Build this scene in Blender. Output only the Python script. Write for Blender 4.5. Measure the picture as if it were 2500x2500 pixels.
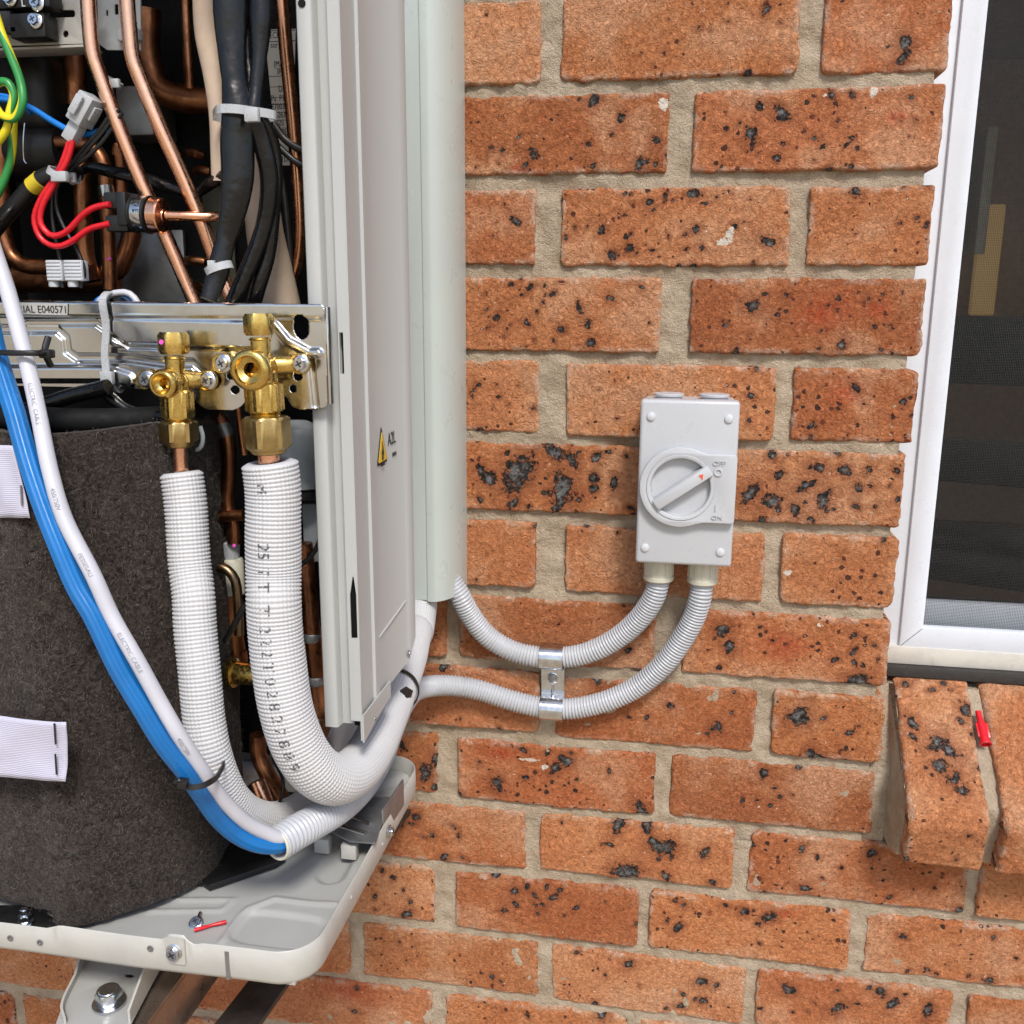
import bpy, bmesh, math, random
import numpy as np
from mathutils import Vector, Matrix
R = math.radians
for o in list(bpy.data.objects): bpy.data.objects.remove(o)
scn = bpy.context.scene
COL = scn.collection
rng = random.Random(7)

# ------------------------------------------------------------------ camera
F = 2313.62 / 2500.0
CAM = np.array([.12913, -.98497, -.20820]); YAW, PIT, ROL = -.169509, -.218853, .0052944
_w = np.array([math.sin(YAW)*math.cos(PIT), math.cos(YAW)*math.cos(PIT), math.sin(PIT)])
_r0 = np.array([math.cos(YAW), -math.sin(YAW), 0]); _u0 = np.cross(_r0, _w)
_r = math.cos(ROL)*_r0 + math.sin(ROL)*_u0; _u = -math.sin(ROL)*_r0 + math.cos(ROL)*_u0
cd = bpy.data.cameras.new('camera'); cam = bpy.data.objects.new('camera', cd); COL.objects.link(cam)
cd.sensor_width = 36; cd.lens = 36*F; cd.clip_start = .02; cd.clip_end = 500
cam.matrix_world = Matrix(((_r[0], _u[0], -_w[0], CAM[0]), (_r[1], _u[1], -_w[1], CAM[1]), (_r[2], _u[2], -_w[2], CAM[2]), (0, 0, 0, 1)))
scn.camera = cam

# ------------------------------------------------------------------ light
SUN_EL, SUN_AZ = 50, 158          # azimuth measured clockwise from +Y: front of the wall, a little to the right
wd = bpy.data.worlds.new('World'); scn.world = wd; wd.use_nodes = True
nt = wd.node_tree; bg = nt.nodes['Background']
sky = nt.nodes.new('ShaderNodeTexSky'); sky.sky_type = 'NISHITA'; sky.sun_disc = False
sky.sun_elevation = R(SUN_EL); sky.sun_rotation = R(SUN_AZ); sky.dust_density = 2.0; sky.air_density = 1.0
nt.links.new(sky.outputs[0], bg.inputs[0]); bg.inputs[1].default_value = .085
sl = bpy.data.lights.new('sun', 'SUN'); sl.energy = 1.5; sl.angle = R(12); sl.color = (1, .96, .90)
so = bpy.data.objects.new('sun', sl); COL.objects.link(so)
_d = Vector((math.sin(R(SUN_AZ))*math.cos(R(SUN_EL)), math.cos(R(SUN_AZ))*math.cos(R(SUN_EL)), math.sin(R(SUN_EL))))
so.rotation_euler = _d.to_track_quat('Z', 'Y').to_euler(); so.location = (0, -3, 4)
scn.view_settings.view_transform = 'Standard'; scn.view_settings.look = 'None'
scn.view_settings.gamma = 1; scn.view_settings.use_curve_mapping = False
scn.view_settings.exposure = 1.12
scn.cycles.max_bounces = 7; scn.cycles.diffuse_bounces = 3; scn.cycles.glossy_bounces = 4; scn.cycles.transmission_bounces = 6
scn.cycles.use_adaptive_sampling = True; scn.cycles.adaptive_threshold = .02; scn.cycles.caustics_reflective = False; scn.cycles.caustics_refractive = False

# ------------------------------------------------------------------ photo pixels -> points on a known plane
def at(p, ax, v):
    d = _w + _r*(p[0]-1250)/(F*2500) - _u*(p[1]-1250)/(F*2500); i = 'xyz'.index(ax)
    return CAM + d*((v-CAM[i])/d[i])
def _z(ox, oy, s): return lambda x, y: (ox+s*x, oy+s*y)
V1 = _z(0, 0, .40373); V2 = _z(0, 680, .41408); V3 = _z(400, 1000, .36232); V4 = _z(0, 1400, .56936)
V5 = _z(700, 0, .46598); V6 = _z(950, 900, .49172); V7 = _z(2000, 1300, .46598); V8 = _z(1500, 900, .28986)
WA = _z(1100, 0, .72464); WB = _z(1100, 850, .72464); WC = _z(800, 1600, .87992); FU = _z(0, 0, 1.294)
def pathpx(V, pts, ax='y'): return [at(V(p[0], p[1]), ax, p[2]) for p in pts]

# ------------------------------------------------------------------ numpy noise
def _hash(ix, iy, s):
    h = (ix.astype(np.int64)*374761393 + iy.astype(np.int64)*668265263 + s*974711) & 0x7fffffff
    h = ((h ^ (h >> 13))*1274126177) & 0x7fffffff
    return ((h ^ (h >> 16)) & 0xffff)/65535.0
def vnoise(x, y, s=0):
    x = np.asarray(x, float); y = np.asarray(y, float)
    ix = np.floor(x); iy = np.floor(y); fx = x-ix; fy = y-iy
    fx = fx*fx*(3-2*fx); fy = fy*fy*(3-2*fy)
    a = _hash(ix, iy, s); b = _hash(ix+1, iy, s); c = _hash(ix, iy+1, s); d = _hash(ix+1, iy+1, s)
    return (a*(1-fx)+b*fx)*(1-fy) + (c*(1-fx)+d*fx)*fy - .5
def fbm(x, y, s=0, o=3):
    t = 0; a = 1
    for i in range(o): t = t + a*vnoise(np.asarray(x)*2**i, np.asarray(y)*2**i, s+i*17); a *= .5
    return t

# ------------------------------------------------------------------ materials
MATS = {}
class NT:
    def __init__(s, name):
        s.m = bpy.data.materials.new(name); s.m.use_nodes = True; s.t = s.m.node_tree
        s.b = s.t.nodes['Principled BSDF']; s.out = s.t.nodes['Material Output']; MATS[name] = s.m
    def n(s, typ, **kw):
        nd = s.t.nodes.new('ShaderNode'+typ)
        for k, v in kw.items():
            if k.startswith('i_'):
                key = k[2:]; key = int(key) if key.isdigit() else key
                if hasattr(v, 'is_output') or isinstance(v, bpy.types.NodeSocket): s.t.links.new(v, nd.inputs[key])
                else: nd.inputs[key].default_value = v
            else: setattr(nd, k, v)
        return nd
    def link(s, a, b): s.t.links.new(a, b)
    def set(s, **kw):
        for k, v in kw.items():
            k = k.replace('_', ' ')
            if isinstance(v, bpy.types.NodeSocket): s.t.links.new(v, s.b.inputs[k])
            else: s.b.inputs[k].default_value = v
    def mix(s, f, a, b, mode='MIX'):
        nd = s.t.nodes.new('ShaderNodeMix'); nd.data_type = 'RGBA'; nd.blend_type = mode
        for sk, v in ((nd.inputs[0], f), (nd.inputs[6], a), (nd.inputs[7], b)):
            if isinstance(v, bpy.types.NodeSocket): s.t.links.new(v, sk)
            else: sk.default_value = v if not isinstance(v, tuple) else (*v[:3], 1)
        return nd.outputs[2]
    def math(s, op, a, b=0., c=0., clamp=False):
        nd = s.t.nodes.new('ShaderNodeMath'); nd.operation = op; nd.use_clamp = clamp
        for i, v in enumerate((a, b, c)):
            if isinstance(v, bpy.types.NodeSocket): s.t.links.new(v, nd.inputs[i])
            else: nd.inputs[i].default_value = v
        return nd.outputs[0]
    def ramp(s, f, stops):
        nd = s.t.nodes.new('ShaderNodeValToRGB'); s.t.links.new(f, nd.inputs[0]); e = nd.color_ramp.elements
        cl = lambda c: (*c, 1) if isinstance(c, tuple) else (c, c, c, 1)
        e[0].position = stops[0][0]; e[0].color = cl(stops[0][1]); e[1].position = stops[-1][0]; e[1].color = cl(stops[-1][1])
        for p, c in stops[1:-1]: el = e.new(p); el.color = cl(c)
        return nd.outputs[0]
    def smooth(s, v, a, b, lo=0., hi=1.):
        nd = s.n('MapRange', interpolation_type='SMOOTHSTEP'); s.t.links.new(v, nd.inputs[0])
        for i, q in enumerate((a, b, lo, hi)): nd.inputs[i+1].default_value = q
        return nd.outputs[0]
    def coords(s, rnd=True):
        tc = s.n('TexCoord').outputs['Object']
        if not rnd: return tc
        oi = s.n('ObjectInfo').outputs['Random']
        v = s.n('VectorMath', operation='SCALE', i_0=(37.1, 19.7, 53.3), i_3=oi) if False else None
        cx = s.n('CombineXYZ'); s.link(s.math('MULTIPLY', oi, 37.1), cx.inputs[0]); s.link(s.math('MULTIPLY', oi, 11.3), cx.inputs[1]); s.link(s.math('MULTIPLY', oi, 71.9), cx.inputs[2])
        ad = s.n('VectorMath', operation='ADD'); s.link(tc, ad.inputs[0]); s.link(cx.outputs[0], ad.inputs[1])
        return ad.outputs[0]
    def noise(s, v, scale, detail=3., rough=.55, dist=0.):
        nd = s.n('TexNoise'); s.link(v, nd.inputs['Vector'])
        nd.inputs['Scale'].default_value = scale; nd.inputs['Detail'].default_value = detail
        nd.inputs['Roughness'].default_value = rough; nd.inputs['Distortion'].default_value = dist
        return nd.outputs[0]
    def bump(s, h, strength=.3, dist=.001, normal=None):
        nd = s.n('Bump'); s.link(h, nd.inputs['Height']); nd.inputs['Strength'].default_value = strength; nd.inputs['Distance'].default_value = dist
        if normal: s.link(normal, nd.inputs['Normal'])
        return nd.outputs[0]

def mat(name, col, rough=.5, metal=0., var=.12, scale=40., bump=0., bscale=400., bdist=.0006, rvar=.08, coat=0., spec=.5, dirt=0., dirtcol=(.18, .14, .1)):
    t = NT(name); v = t.coords()
    n1 = t.noise(v, scale, 4.); n2 = t.noise(v, scale*5, 3.)
    c0 = tuple(min(1, x*(1+var)) for x in col); c1 = tuple(x*(1-var) for x in col)
    c = t.mix(t.smooth(n1, .3, .7), c1, c0)
    if dirt:
        d = t.smooth(t.noise(v, scale*1.7, 5., .65), .55, .8, 0, dirt); c = t.mix(d, c, dirtcol)
    t.set(Base_Color=c, Metallic=metal, Specular_IOR_Level=spec)
    t.set(Roughness=t.smooth(n2, .25, .75, max(.03, rough-rvar), min(1, rough+rvar)))
    if coat: t.set(Coat_Weight=coat, Coat_Roughness=.15)
    if bump: t.set(Normal=t.bump(t.noise(v, bscale, 3., .6), bump, bdist))
    return t.m

def brick_material(name, cols):
    t = NT(name); v = t.coords(); oi = t.n('ObjectInfo').outputs['Random']
    at1 = t.n('Attribute', attribute_name='spot').outputs['Fac']; at2 = t.n('Attribute', attribute_name='edge').outputs['Fac']
    base = t.ramp(oi, [(i/(len(cols)-1), c) for i, c in enumerate(cols)])
    nl = t.noise(v, 13., 2., .6); nf = t.noise(v, 230., 3., .65)
    fr_ = t.math('FRACT', t.math('MULTIPLY', oi, 17.31)); base = t.mix(1., base, t.ramp(fr_, [(0., (.80, .77, .74)), (.35, (.95, .94, .92)), (.7, (1.0, 1.0, 1.0)), (1., (1.07, 1.10, 1.13))]), 'MULTIPLY')
    c = t.mix(t.smooth(nl, .36, .72, 0, .6), base, t.mix(1., base, (.80, .60, .50), 'MULTIPLY'))
    c = t.mix(t.smooth(nl, .32, .52, .6, 0), c, (.66, .36, .21))
    c = t.mix(t.smooth(nf, .30, .56, .6, 0), c, t.mix(1., c, (.58, .45, .38), 'MULTIPLY'))
    c = t.mix(t.smooth(nf, .56, .78, 0, .45), c, (.66, .40, .26))
    # relief: crackled, gritty skin
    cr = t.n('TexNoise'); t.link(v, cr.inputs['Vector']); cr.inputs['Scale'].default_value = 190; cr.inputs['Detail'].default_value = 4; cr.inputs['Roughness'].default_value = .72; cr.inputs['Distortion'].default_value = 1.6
    c = t.mix(t.smooth(cr.outputs[0], .30, .47, .75, 0), c, t.mix(1., c, (.50, .36, .30), 'MULTIPLY'))  # crevice shade put into the colour at the low points of the relief
    pale = t.n('Attribute', attribute_name='pale').outputs['Fac']; bloom = t.n('Attribute', attribute_name='bloom').outputs['Fac']
    # reddish iron bloom
    c = t.mix(t.math('MULTIPLY', bloom, t.smooth(nf, .3, .6, 1., .6)), c, (.42, .06, .02))
    # lime haze along the arrises
    ed = t.math('MULTIPLY', t.smooth(at2, 0., .008, 1., 0.), t.smooth(t.noise(v, 45., 3., .7), .47, .62))
    c = t.mix(t.math('MULTIPLY', ed, .62), c, (.64, .49, .38))
    # fired iron spots: placed ones (attribute) and a scatter of small ones
    wn = t.n('TexNoise'); t.link(v, wn.inputs['Vector']); wn.inputs['Scale'].default_value = 150; wn.inputs['Detail'].default_value = 3; wn.inputs['Roughness'].default_value = .7
    wob = t.math('MULTIPLY', t.math('SUBTRACT', wn.outputs[0], .5), 2.0)
    big = t.smooth(t.math('ADD', at1, wob), .78, 1.0, 1., 0.)
    ptch = t.noise(v, 270., 3., .7); big = t.math('MULTIPLY', big, t.math('ADD', t.smooth(ptch, .36, .50, .25, 1.), t.smooth(at1, .25, .7, .6, 0.), clamp=True))
    halo = t.smooth(at1, .8, 2.6, .6, 0.)
    vo = t.n('TexVoronoi', feature='F1'); wv = t.n('VectorMath', operation='ADD')
    sc = t.n('VectorMath', operation='SCALE'); t.link(wn.outputs['Color'], sc.inputs[0]); sc.inputs['Scale'].default_value = .006
    t.link(v, wv.inputs[0]); t.link(sc.outputs[0], wv.inputs[1]); t.link(wv.outputs[0], vo.inputs['Vector']); vo.inputs['Scale'].default_value = 150
    sep = t.n('SeparateColor'); t.link(vo.outputs['Color'], sep.inputs[0])
    rad = t.math('MULTIPLY', t.smooth(sep.outputs[0], .58, 1., .0, .50), t.math('MULTIPLY', t.smooth(nl, .3, .65, .15, 1.0), t.smooth(t.math('FRACT', t.math('MULTIPLY', oi, 41.7)), .1, .9, .45, 1.1)))
    small = t.math('MULTIPLY', t.smooth(t.math('SUBTRACT', vo.outputs['Distance'], rad), -.08, .02, 1., 0.), t.math('GREATER_THAN', rad, .05))
    c = t.mix(halo, c, (.26, .075, .03))
    c = t.mix(t.math('MULTIPLY', small, .95), c, t.mix(sep.outputs[1], (.16, .04, .02), (.02, .018, .018)))
    gr = t.math('MULTIPLY', t.math('LESS_THAN', vo.outputs['Distance'], .16), t.math('GREATER_THAN', sep.outputs[2], .955))
    c = t.mix(t.math('MULTIPLY', gr, .8), c, (.74, .54, .40))
    gz = t.math('ADD', t.math('MULTIPLY', t.math('SUBTRACT', t.noise(v, 210., 3., .7), .5), 1.5), t.smooth(at1, .0, 1., .62, .18))
    scol = t.ramp(gz, [(.22, (.010, .009, .009)), (.40, (.035, .033, .032)), (.55, (.095, .094, .092)), (.80, (.19, .19, .185))])
    c = t.mix(big, c, scol)
    c = t.mix(t.smooth(t.math('ADD', pale, wob), .8, 1., 1., 0.), c, (.78, .70, .60))
    t.set(Base_Color=c, Roughness=t.math('SUBTRACT', .93, t.math('MULTIPLY', big, .05)), Specular_IOR_Level=.3)
    t.set(Normal=t.bump(t.math('SUBTRACT', t.math('MULTIPLY', cr.outputs[0], t.math('SUBTRACT', 1., t.math('MULTIPLY', big, .55))), t.math('MULTIPLY', small, .12)), 1.0, .0058))
    return t.m

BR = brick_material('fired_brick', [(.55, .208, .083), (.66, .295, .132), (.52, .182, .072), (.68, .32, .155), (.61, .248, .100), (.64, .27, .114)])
def mortar_material():
    t = NT('mortar'); v = t.coords(False)
    n = t.noise(v, 30., 4., .6); g = t.noise(v, 700., 3., .7)
    c = t.mix(t.smooth(n, .3, .7), (.39, .305, .215), (.53, .435, .325))
    c = t.mix(t.smooth(g, .55, .75, 0, .35), c, (.60, .53, .42)); c = t.mix(t.smooth(t.noise(v, 17., 4., .7), .6, .75, 0, .4), c, (.22, .17, .115))
    c = t.mix(t.smooth(t.noise(v, 23., 3.), .62, .8, 0, .45), c, (.62, .40, .28))
    t.set(Base_Color=c, Roughness=.95, Specular_IOR_Level=.2)
    t.set(Normal=t.bump(t.math('ADD', g, t.math('MULTIPLY', t.noise(v, 160., 4., .65), 1.8)), 1., .0026)); return t.m
MORTAR = mortar_material()

# ------------------------------------------------------------------ object helpers
WO = {}
def _link(o, parent, loc):
    COL.objects.link(o); loc = Vector(loc); WO[o] = loc
    if parent is not None: o.parent = parent; o.location = loc - WO[parent]
    else: o.location = loc
    return o
def tag(o, label=None, cat=None, group=None, kind=None):
    for k, v in (('label', label), ('category', cat), ('group', group), ('kind', kind)):
        if v: o[k] = v
    return o
def thing(name, loc, label, cat, group=None):
    o = bpy.data.objects.new(name, None); o.empty_display_size = .02; _link(o, None, loc); return tag(o, label, cat, group)
def obj(name, vf, m, parent=None, ang=35, origin=None, label=None):
    v, f = vf; v = np.asarray(v, float)
    c = (v.min(0)+v.max(0))/2 if origin is None else np.array(origin)
    me = bpy.data.meshes.new(name); me.from_pydata((v-c).tolist(), [], [tuple(q) for q in f] if not isinstance(f, np.ndarray) else f.tolist())
    me.materials.append(m)
    if ang:
        me.polygons.foreach_set('use_smooth', [True]*len(me.polygons)); me.set_sharp_from_angle(angle=R(ang))
    me.update()
    o = bpy.data.objects.new(name, me); _link(o, parent, c)
    if label: o['label'] = label
    return o
def join(*parts):
    V = []; Fs = []; n = 0
    for v, f in parts:
        v = np.asarray(v, float); V.append(v); Fs += [tuple(int(i)+n for i in q) for q in f]; n += len(v)
    return np.vstack(V), Fs
def spline(pts, n=60, closed=False):
    P = np.array(pts, float); m = len(P); out = []
    if m == 2: return P[0]+(P[1]-P[0])*np.linspace(0, 1, n)[:, None]
    ext = np.vstack([2*P[0]-P[1], P, 2*P[-1]-P[-2]]) if not closed else np.vstack([P[-1], P, P[0], P[1]])
    segs = m-1 if not closed else m
    for i in range(segs):
        p0, p1, p2, p3 = ext[i:i+4]
        t0 = 0.; t1 = t0+max(1e-6, np.linalg.norm(p1-p0))**.5; t2 = t1+max(1e-6, np.linalg.norm(p2-p1))**.5; t3 = t2+max(1e-6, np.linalg.norm(p3-p2))**.5
        for t in np.linspace(t1, t2, 24, endpoint=False):
            a1 = (t1-t)/(t1-t0)*p0+(t-t0)/(t1-t0)*p1; a2 = (t2-t)/(t2-t1)*p1+(t-t1)/(t2-t1)*p2; a3 = (t3-t)/(t3-t2)*p2+(t-t2)/(t3-t2)*p3
            b1 = (t2-t)/(t2-t0)*a1+(t-t0)/(t2-t0)*a2; b2 = (t3-t)/(t3-t1)*a2+(t-t1)/(t3-t1)*a3
            out.append((t2-t)/(t2-t1)*b1+(t-t1)/(t2-t1)*b2)
    if not closed: out.append(P[-1])
    out = np.array(out)
    for _ in range(2): out[1:-1] = (out[:-2]+2*out[1:-1]+out[2:])/4
    s = np.r_[0, np.cumsum(np.linalg.norm(np.diff(out, axis=0), axis=1))]
    q = np.linspace(0, s[-1], n)
    return np.stack([np.interp(q, s, out[:, i]) for i in range(3)], 1)
def plen(P): return np.linalg.norm(np.diff(P, axis=0), axis=1).sum()
def frames(P, up=(0, 0, 1)):
    T = np.gradient(P, axis=0); T /= np.linalg.norm(T, axis=1)[:, None]
    N = np.zeros_like(T); n = np.cross(np.cross(T[0], up), T[0])
    if np.linalg.norm(n) < 1e-3: n = np.cross(np.cross(T[0], (0, -1, 0)), T[0])
    for i in range(len(P)):
        n = n - T[i]*(n@T[i]); n /= np.linalg.norm(n); N[i] = n
    return T, N, np.cross(T, N)
def sweep(P, ring, cap=True, up=(0, 0, 1)):
    """ring(i) -> (k,2) local coordinates (n, b) at sample i"""
    T, N, B = frames(P, up); k = len(ring(0)); n = len(P)
    V = np.zeros((n, k, 3))
    for i in range(n):
        r = ring(i); V[i] = P[i] + r[:, :1]*N[i] + r[:, 1:]*B[i]
    V = V.reshape(-1, 3); j = np.arange(k); j2 = (j+1) % k
    Fs = []
    for i in range(n-1):
        Fs.append(np.stack([i*k+j, i*k+j2, (i+1)*k+j2, (i+1)*k+j], 1))
    Fl = [tuple(q) for q in np.vstack(Fs).tolist()]
    if cap: Fl += [tuple(range(k-1, -1, -1)), tuple((n-1)*k+i for i in range(k))]
    return V, Fl
def circ(k, r=1., ph=0.):
    a = np.linspace(0, 2*np.pi, k, endpoint=False)+ph; return np.stack([np.cos(a), np.sin(a)], 1)*r
def tube(pts, r, k=16, n=None, cap=True, rf=None, raw=False):
    P = np.asarray(pts, float) if raw else spline(pts, n or max(12, int(plen(np.array(pts))/.004)))
    c = circ(k)
    return sweep(P, (lambda i: c*r) if rf is None else (lambda i: c*rf(i/(len(P)-1))), cap)
def basis(d, up=(0, 0, 1)):
    d = np.array(d, float); d /= np.linalg.norm(d); up = np.array(up, float)
    if abs(d@up) > .98: up = np.array([0, 1., 0])
    a = np.cross(up, d); a /= np.linalg.norm(a); return a, np.cross(d, a), d
def lathe(prof, org, d, k=28, hexr=None, up=(0, 0, 1)):
    """prof: (radius, height) list along direction d; hexr: clip to a hexagon with this apothem"""
    a, b, d = basis(d, up); org = np.array(org, float); th = np.linspace(0, 2*np.pi, k, endpoint=False)
    lim = hexr/np.cos((th+np.pi/6) % (np.pi/3)-np.pi/6) if hexr else None
    V = []
    for r, h in prof:
        rr = np.minimum(r, lim) if hexr else np.full(k, r)
        V.append(org + np.outer(rr*np.cos(th), a) + np.outer(rr*np.sin(th), b) + d*h)
    V = np.vstack(V); Fs = []
    for i in range(len(prof)-1):
        for j in range(k): Fs.append((i*k+j, i*k+(j+1) % k, (i+1)*k+(j+1) % k, (i+1)*k+j))
    Fs += [tuple(range(k-1, -1, -1)), tuple((len(prof)-1)*k+j for j in range(k))]
    return V, Fs
def nut(org, d, af, h, k=48, ch=.16): # hexagon with chamfered ends
    R0 = af/2/math.cos(math.pi/6); c = h*ch
    return lathe([(af*.40, 0), (af*.49, 0), (R0*1.005, c), (R0*1.005, h-c), (af*.49, h), (af*.40, h)], org, d, k, hexr=af/2)
def box(lo, hi, bev=.0, seg=2, M=None):
    bm = bmesh.new(); bmesh.ops.create_cube(bm, size=1)
    lo = np.array(lo, float); hi = np.array(hi, float)
    for v in bm.verts: v.co = Vector(((v.co[0]+.5)*(hi[0]-lo[0])+lo[0], (v.co[1]+.5)*(hi[1]-lo[1])+lo[1], (v.co[2]+.5)*(hi[2]-lo[2])+lo[2]))
    if bev: bmesh.ops.bevel(bm, geom=bm.edges[:], offset=bev, segments=seg, affect='EDGES', profile=.5)
    bm.verts.index_update(); V = [tuple(M @ v.co) if M else tuple(v.co) for v in bm.verts]; Fs = [tuple(v.index for v in f.verts) for f in bm.faces]; bm.free(); return np.array(V), Fs
def rpoly(pts, rad, n=5):
    """round the corners of a 2D polygon; rad a number or a list"""
    P = [np.array(p, float) for p in pts]; out = []; m = len(P); rad = rad if isinstance(rad, (list, tuple)) else [rad]*m
    for i in range(m):
        a, b, c = P[i-1], P[i], P[(i+1) % m]; u = a-b; v = c-b; lu = np.linalg.norm(u); lv = np.linalg.norm(v); u /= lu; v /= lv
        r = min(rad[i], .48*lu, .48*lv)
        if r <= 1e-6: out.append(tuple(b)); continue
        p0 = b+u*r; p2 = b+v*r
        for t in np.linspace(0, 1, n): out.append(tuple((1-t)**2*p0+2*t*(1-t)*b+t*t*p2))
    return out
def oval(cx, cy, rx, ry=None, n=20): return [(cx+rx*math.cos(t), cy+(ry or rx)*math.sin(t)) for t in np.linspace(0, 2*math.pi, n, endpoint=False)]
def slab(outer, holes=(), th=.001, org=(0, 0, 0), ex=(1, 0, 0), ey=(0, 0, 1), bev=0.):
    """flat plate with holes: 2D outline in the (ex, ey) plane, centred on it, th thick"""
    cu = bpy.data.curves.new('tmp', 'CURVE'); cu.dimensions = '2D'; cu.fill_mode = 'BOTH'; cu.extrude = max(1e-6, th/2-bev); cu.bevel_depth = bev; cu.bevel_resolution = 1
    for pl in [outer]+list(holes):
        s = cu.splines.new('POLY'); s.points.add(len(pl)-1); s.use_cyclic_u = True
        for q, p in zip(s.points, pl): q.co = (p[0]*100, p[1]*100, 0, 1)
    cu.extrude *= 100; cu.bevel_depth *= 100
    o = bpy.data.objects.new('tmp', cu); me = bpy.data.meshes.new_from_object(o)
    V = np.zeros(len(me.vertices)*3); me.vertices.foreach_get('co', V); V = V.reshape(-1, 3)/100
    Fs = [tuple(p.vertices) for p in me.polygons]
    bpy.data.objects.remove(o); bpy.data.curves.remove(cu); bpy.data.meshes.remove(me)
    ex = np.array(ex, float); ey = np.array(ey, float); ez = np.cross(ex, ey)
    # weld
    key = {}; idx = []; W = []
    for v in V:
        q = tuple(np.round(v*1e6).astype(int))
        if q not in key: key[q] = len(W); W.append(v)
        idx.append(key[q])
    Fs = [tuple(dict.fromkeys(idx[i] for i in f)) for f in Fs]; Fs = [f for f in Fs if len(f) > 2]
    W = np.array(W)
    return np.array(org)+W[:, :1]*ex+W[:, 1:2]*ey+W[:, 2:]*ez, Fs
def textmesh(s, size, org, ex, ey, th=.0002, align='LEFT', sx=1.):
    cu = bpy.data.curves.new('tmp', 'FONT'); cu.body = s; cu.size = 1; cu.extrude = .004; cu.align_x = align
    o = bpy.data.objects.new('tmp', cu); me = bpy.data.meshes.new_from_object(o)
    V = np.zeros(len(me.vertices)*3); me.vertices.foreach_get('co', V); V = V.reshape(-1, 3); Fs = [tuple(p.vertices) for p in me.polygons]
    bpy.data.objects.remove(o); bpy.data.curves.remove(cu); bpy.data.meshes.remove(me)
    ex = np.array(ex, float); ey = np.array(ey, float); ez = np.cross(ex, ey)
    if org is None: return V*np.array([size*sx, size, 1]), Fs
    return np.array(org)+V[:, :1]*ex*size*sx+V[:, 1:2]*ey*size+np.sign(V[:, 2:])*ez*th, Fs
def pframe(p0, ex, ey): # orthonormal plane frame
    ex = np.array(ex, float); ex /= np.linalg.norm(ex); ey = np.array(ey, float); ey -= ex*(ex@ey); ey /= np.linalg.norm(ey); return np.array(p0, float), ex, ey

# ================================================================== SETTING
GZ = -1.72
def ground_material():
    t = NT('concrete_paving'); v = t.coords(False); n = t.noise(v, 1.3, 5.); g = t.noise(v, 90., 4.)
    t.set(Base_Color=t.mix(t.smooth(g, .3, .7, 0, .4), t.mix(n, (.40, .31, .20), (.48, .39, .27)), (.30, .23, .15)), Roughness=.9, Normal=t.bump(g, .5, .003)); return t.m
g_ = 200.
tag(obj('ground', (np.array([(-g_, -g_, GZ), (g_, -g_, GZ), (g_, g_, GZ), (-g_, g_, GZ)]), [(0, 1, 2, 3)]), ground_material(), ang=0), kind='structure')

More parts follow.
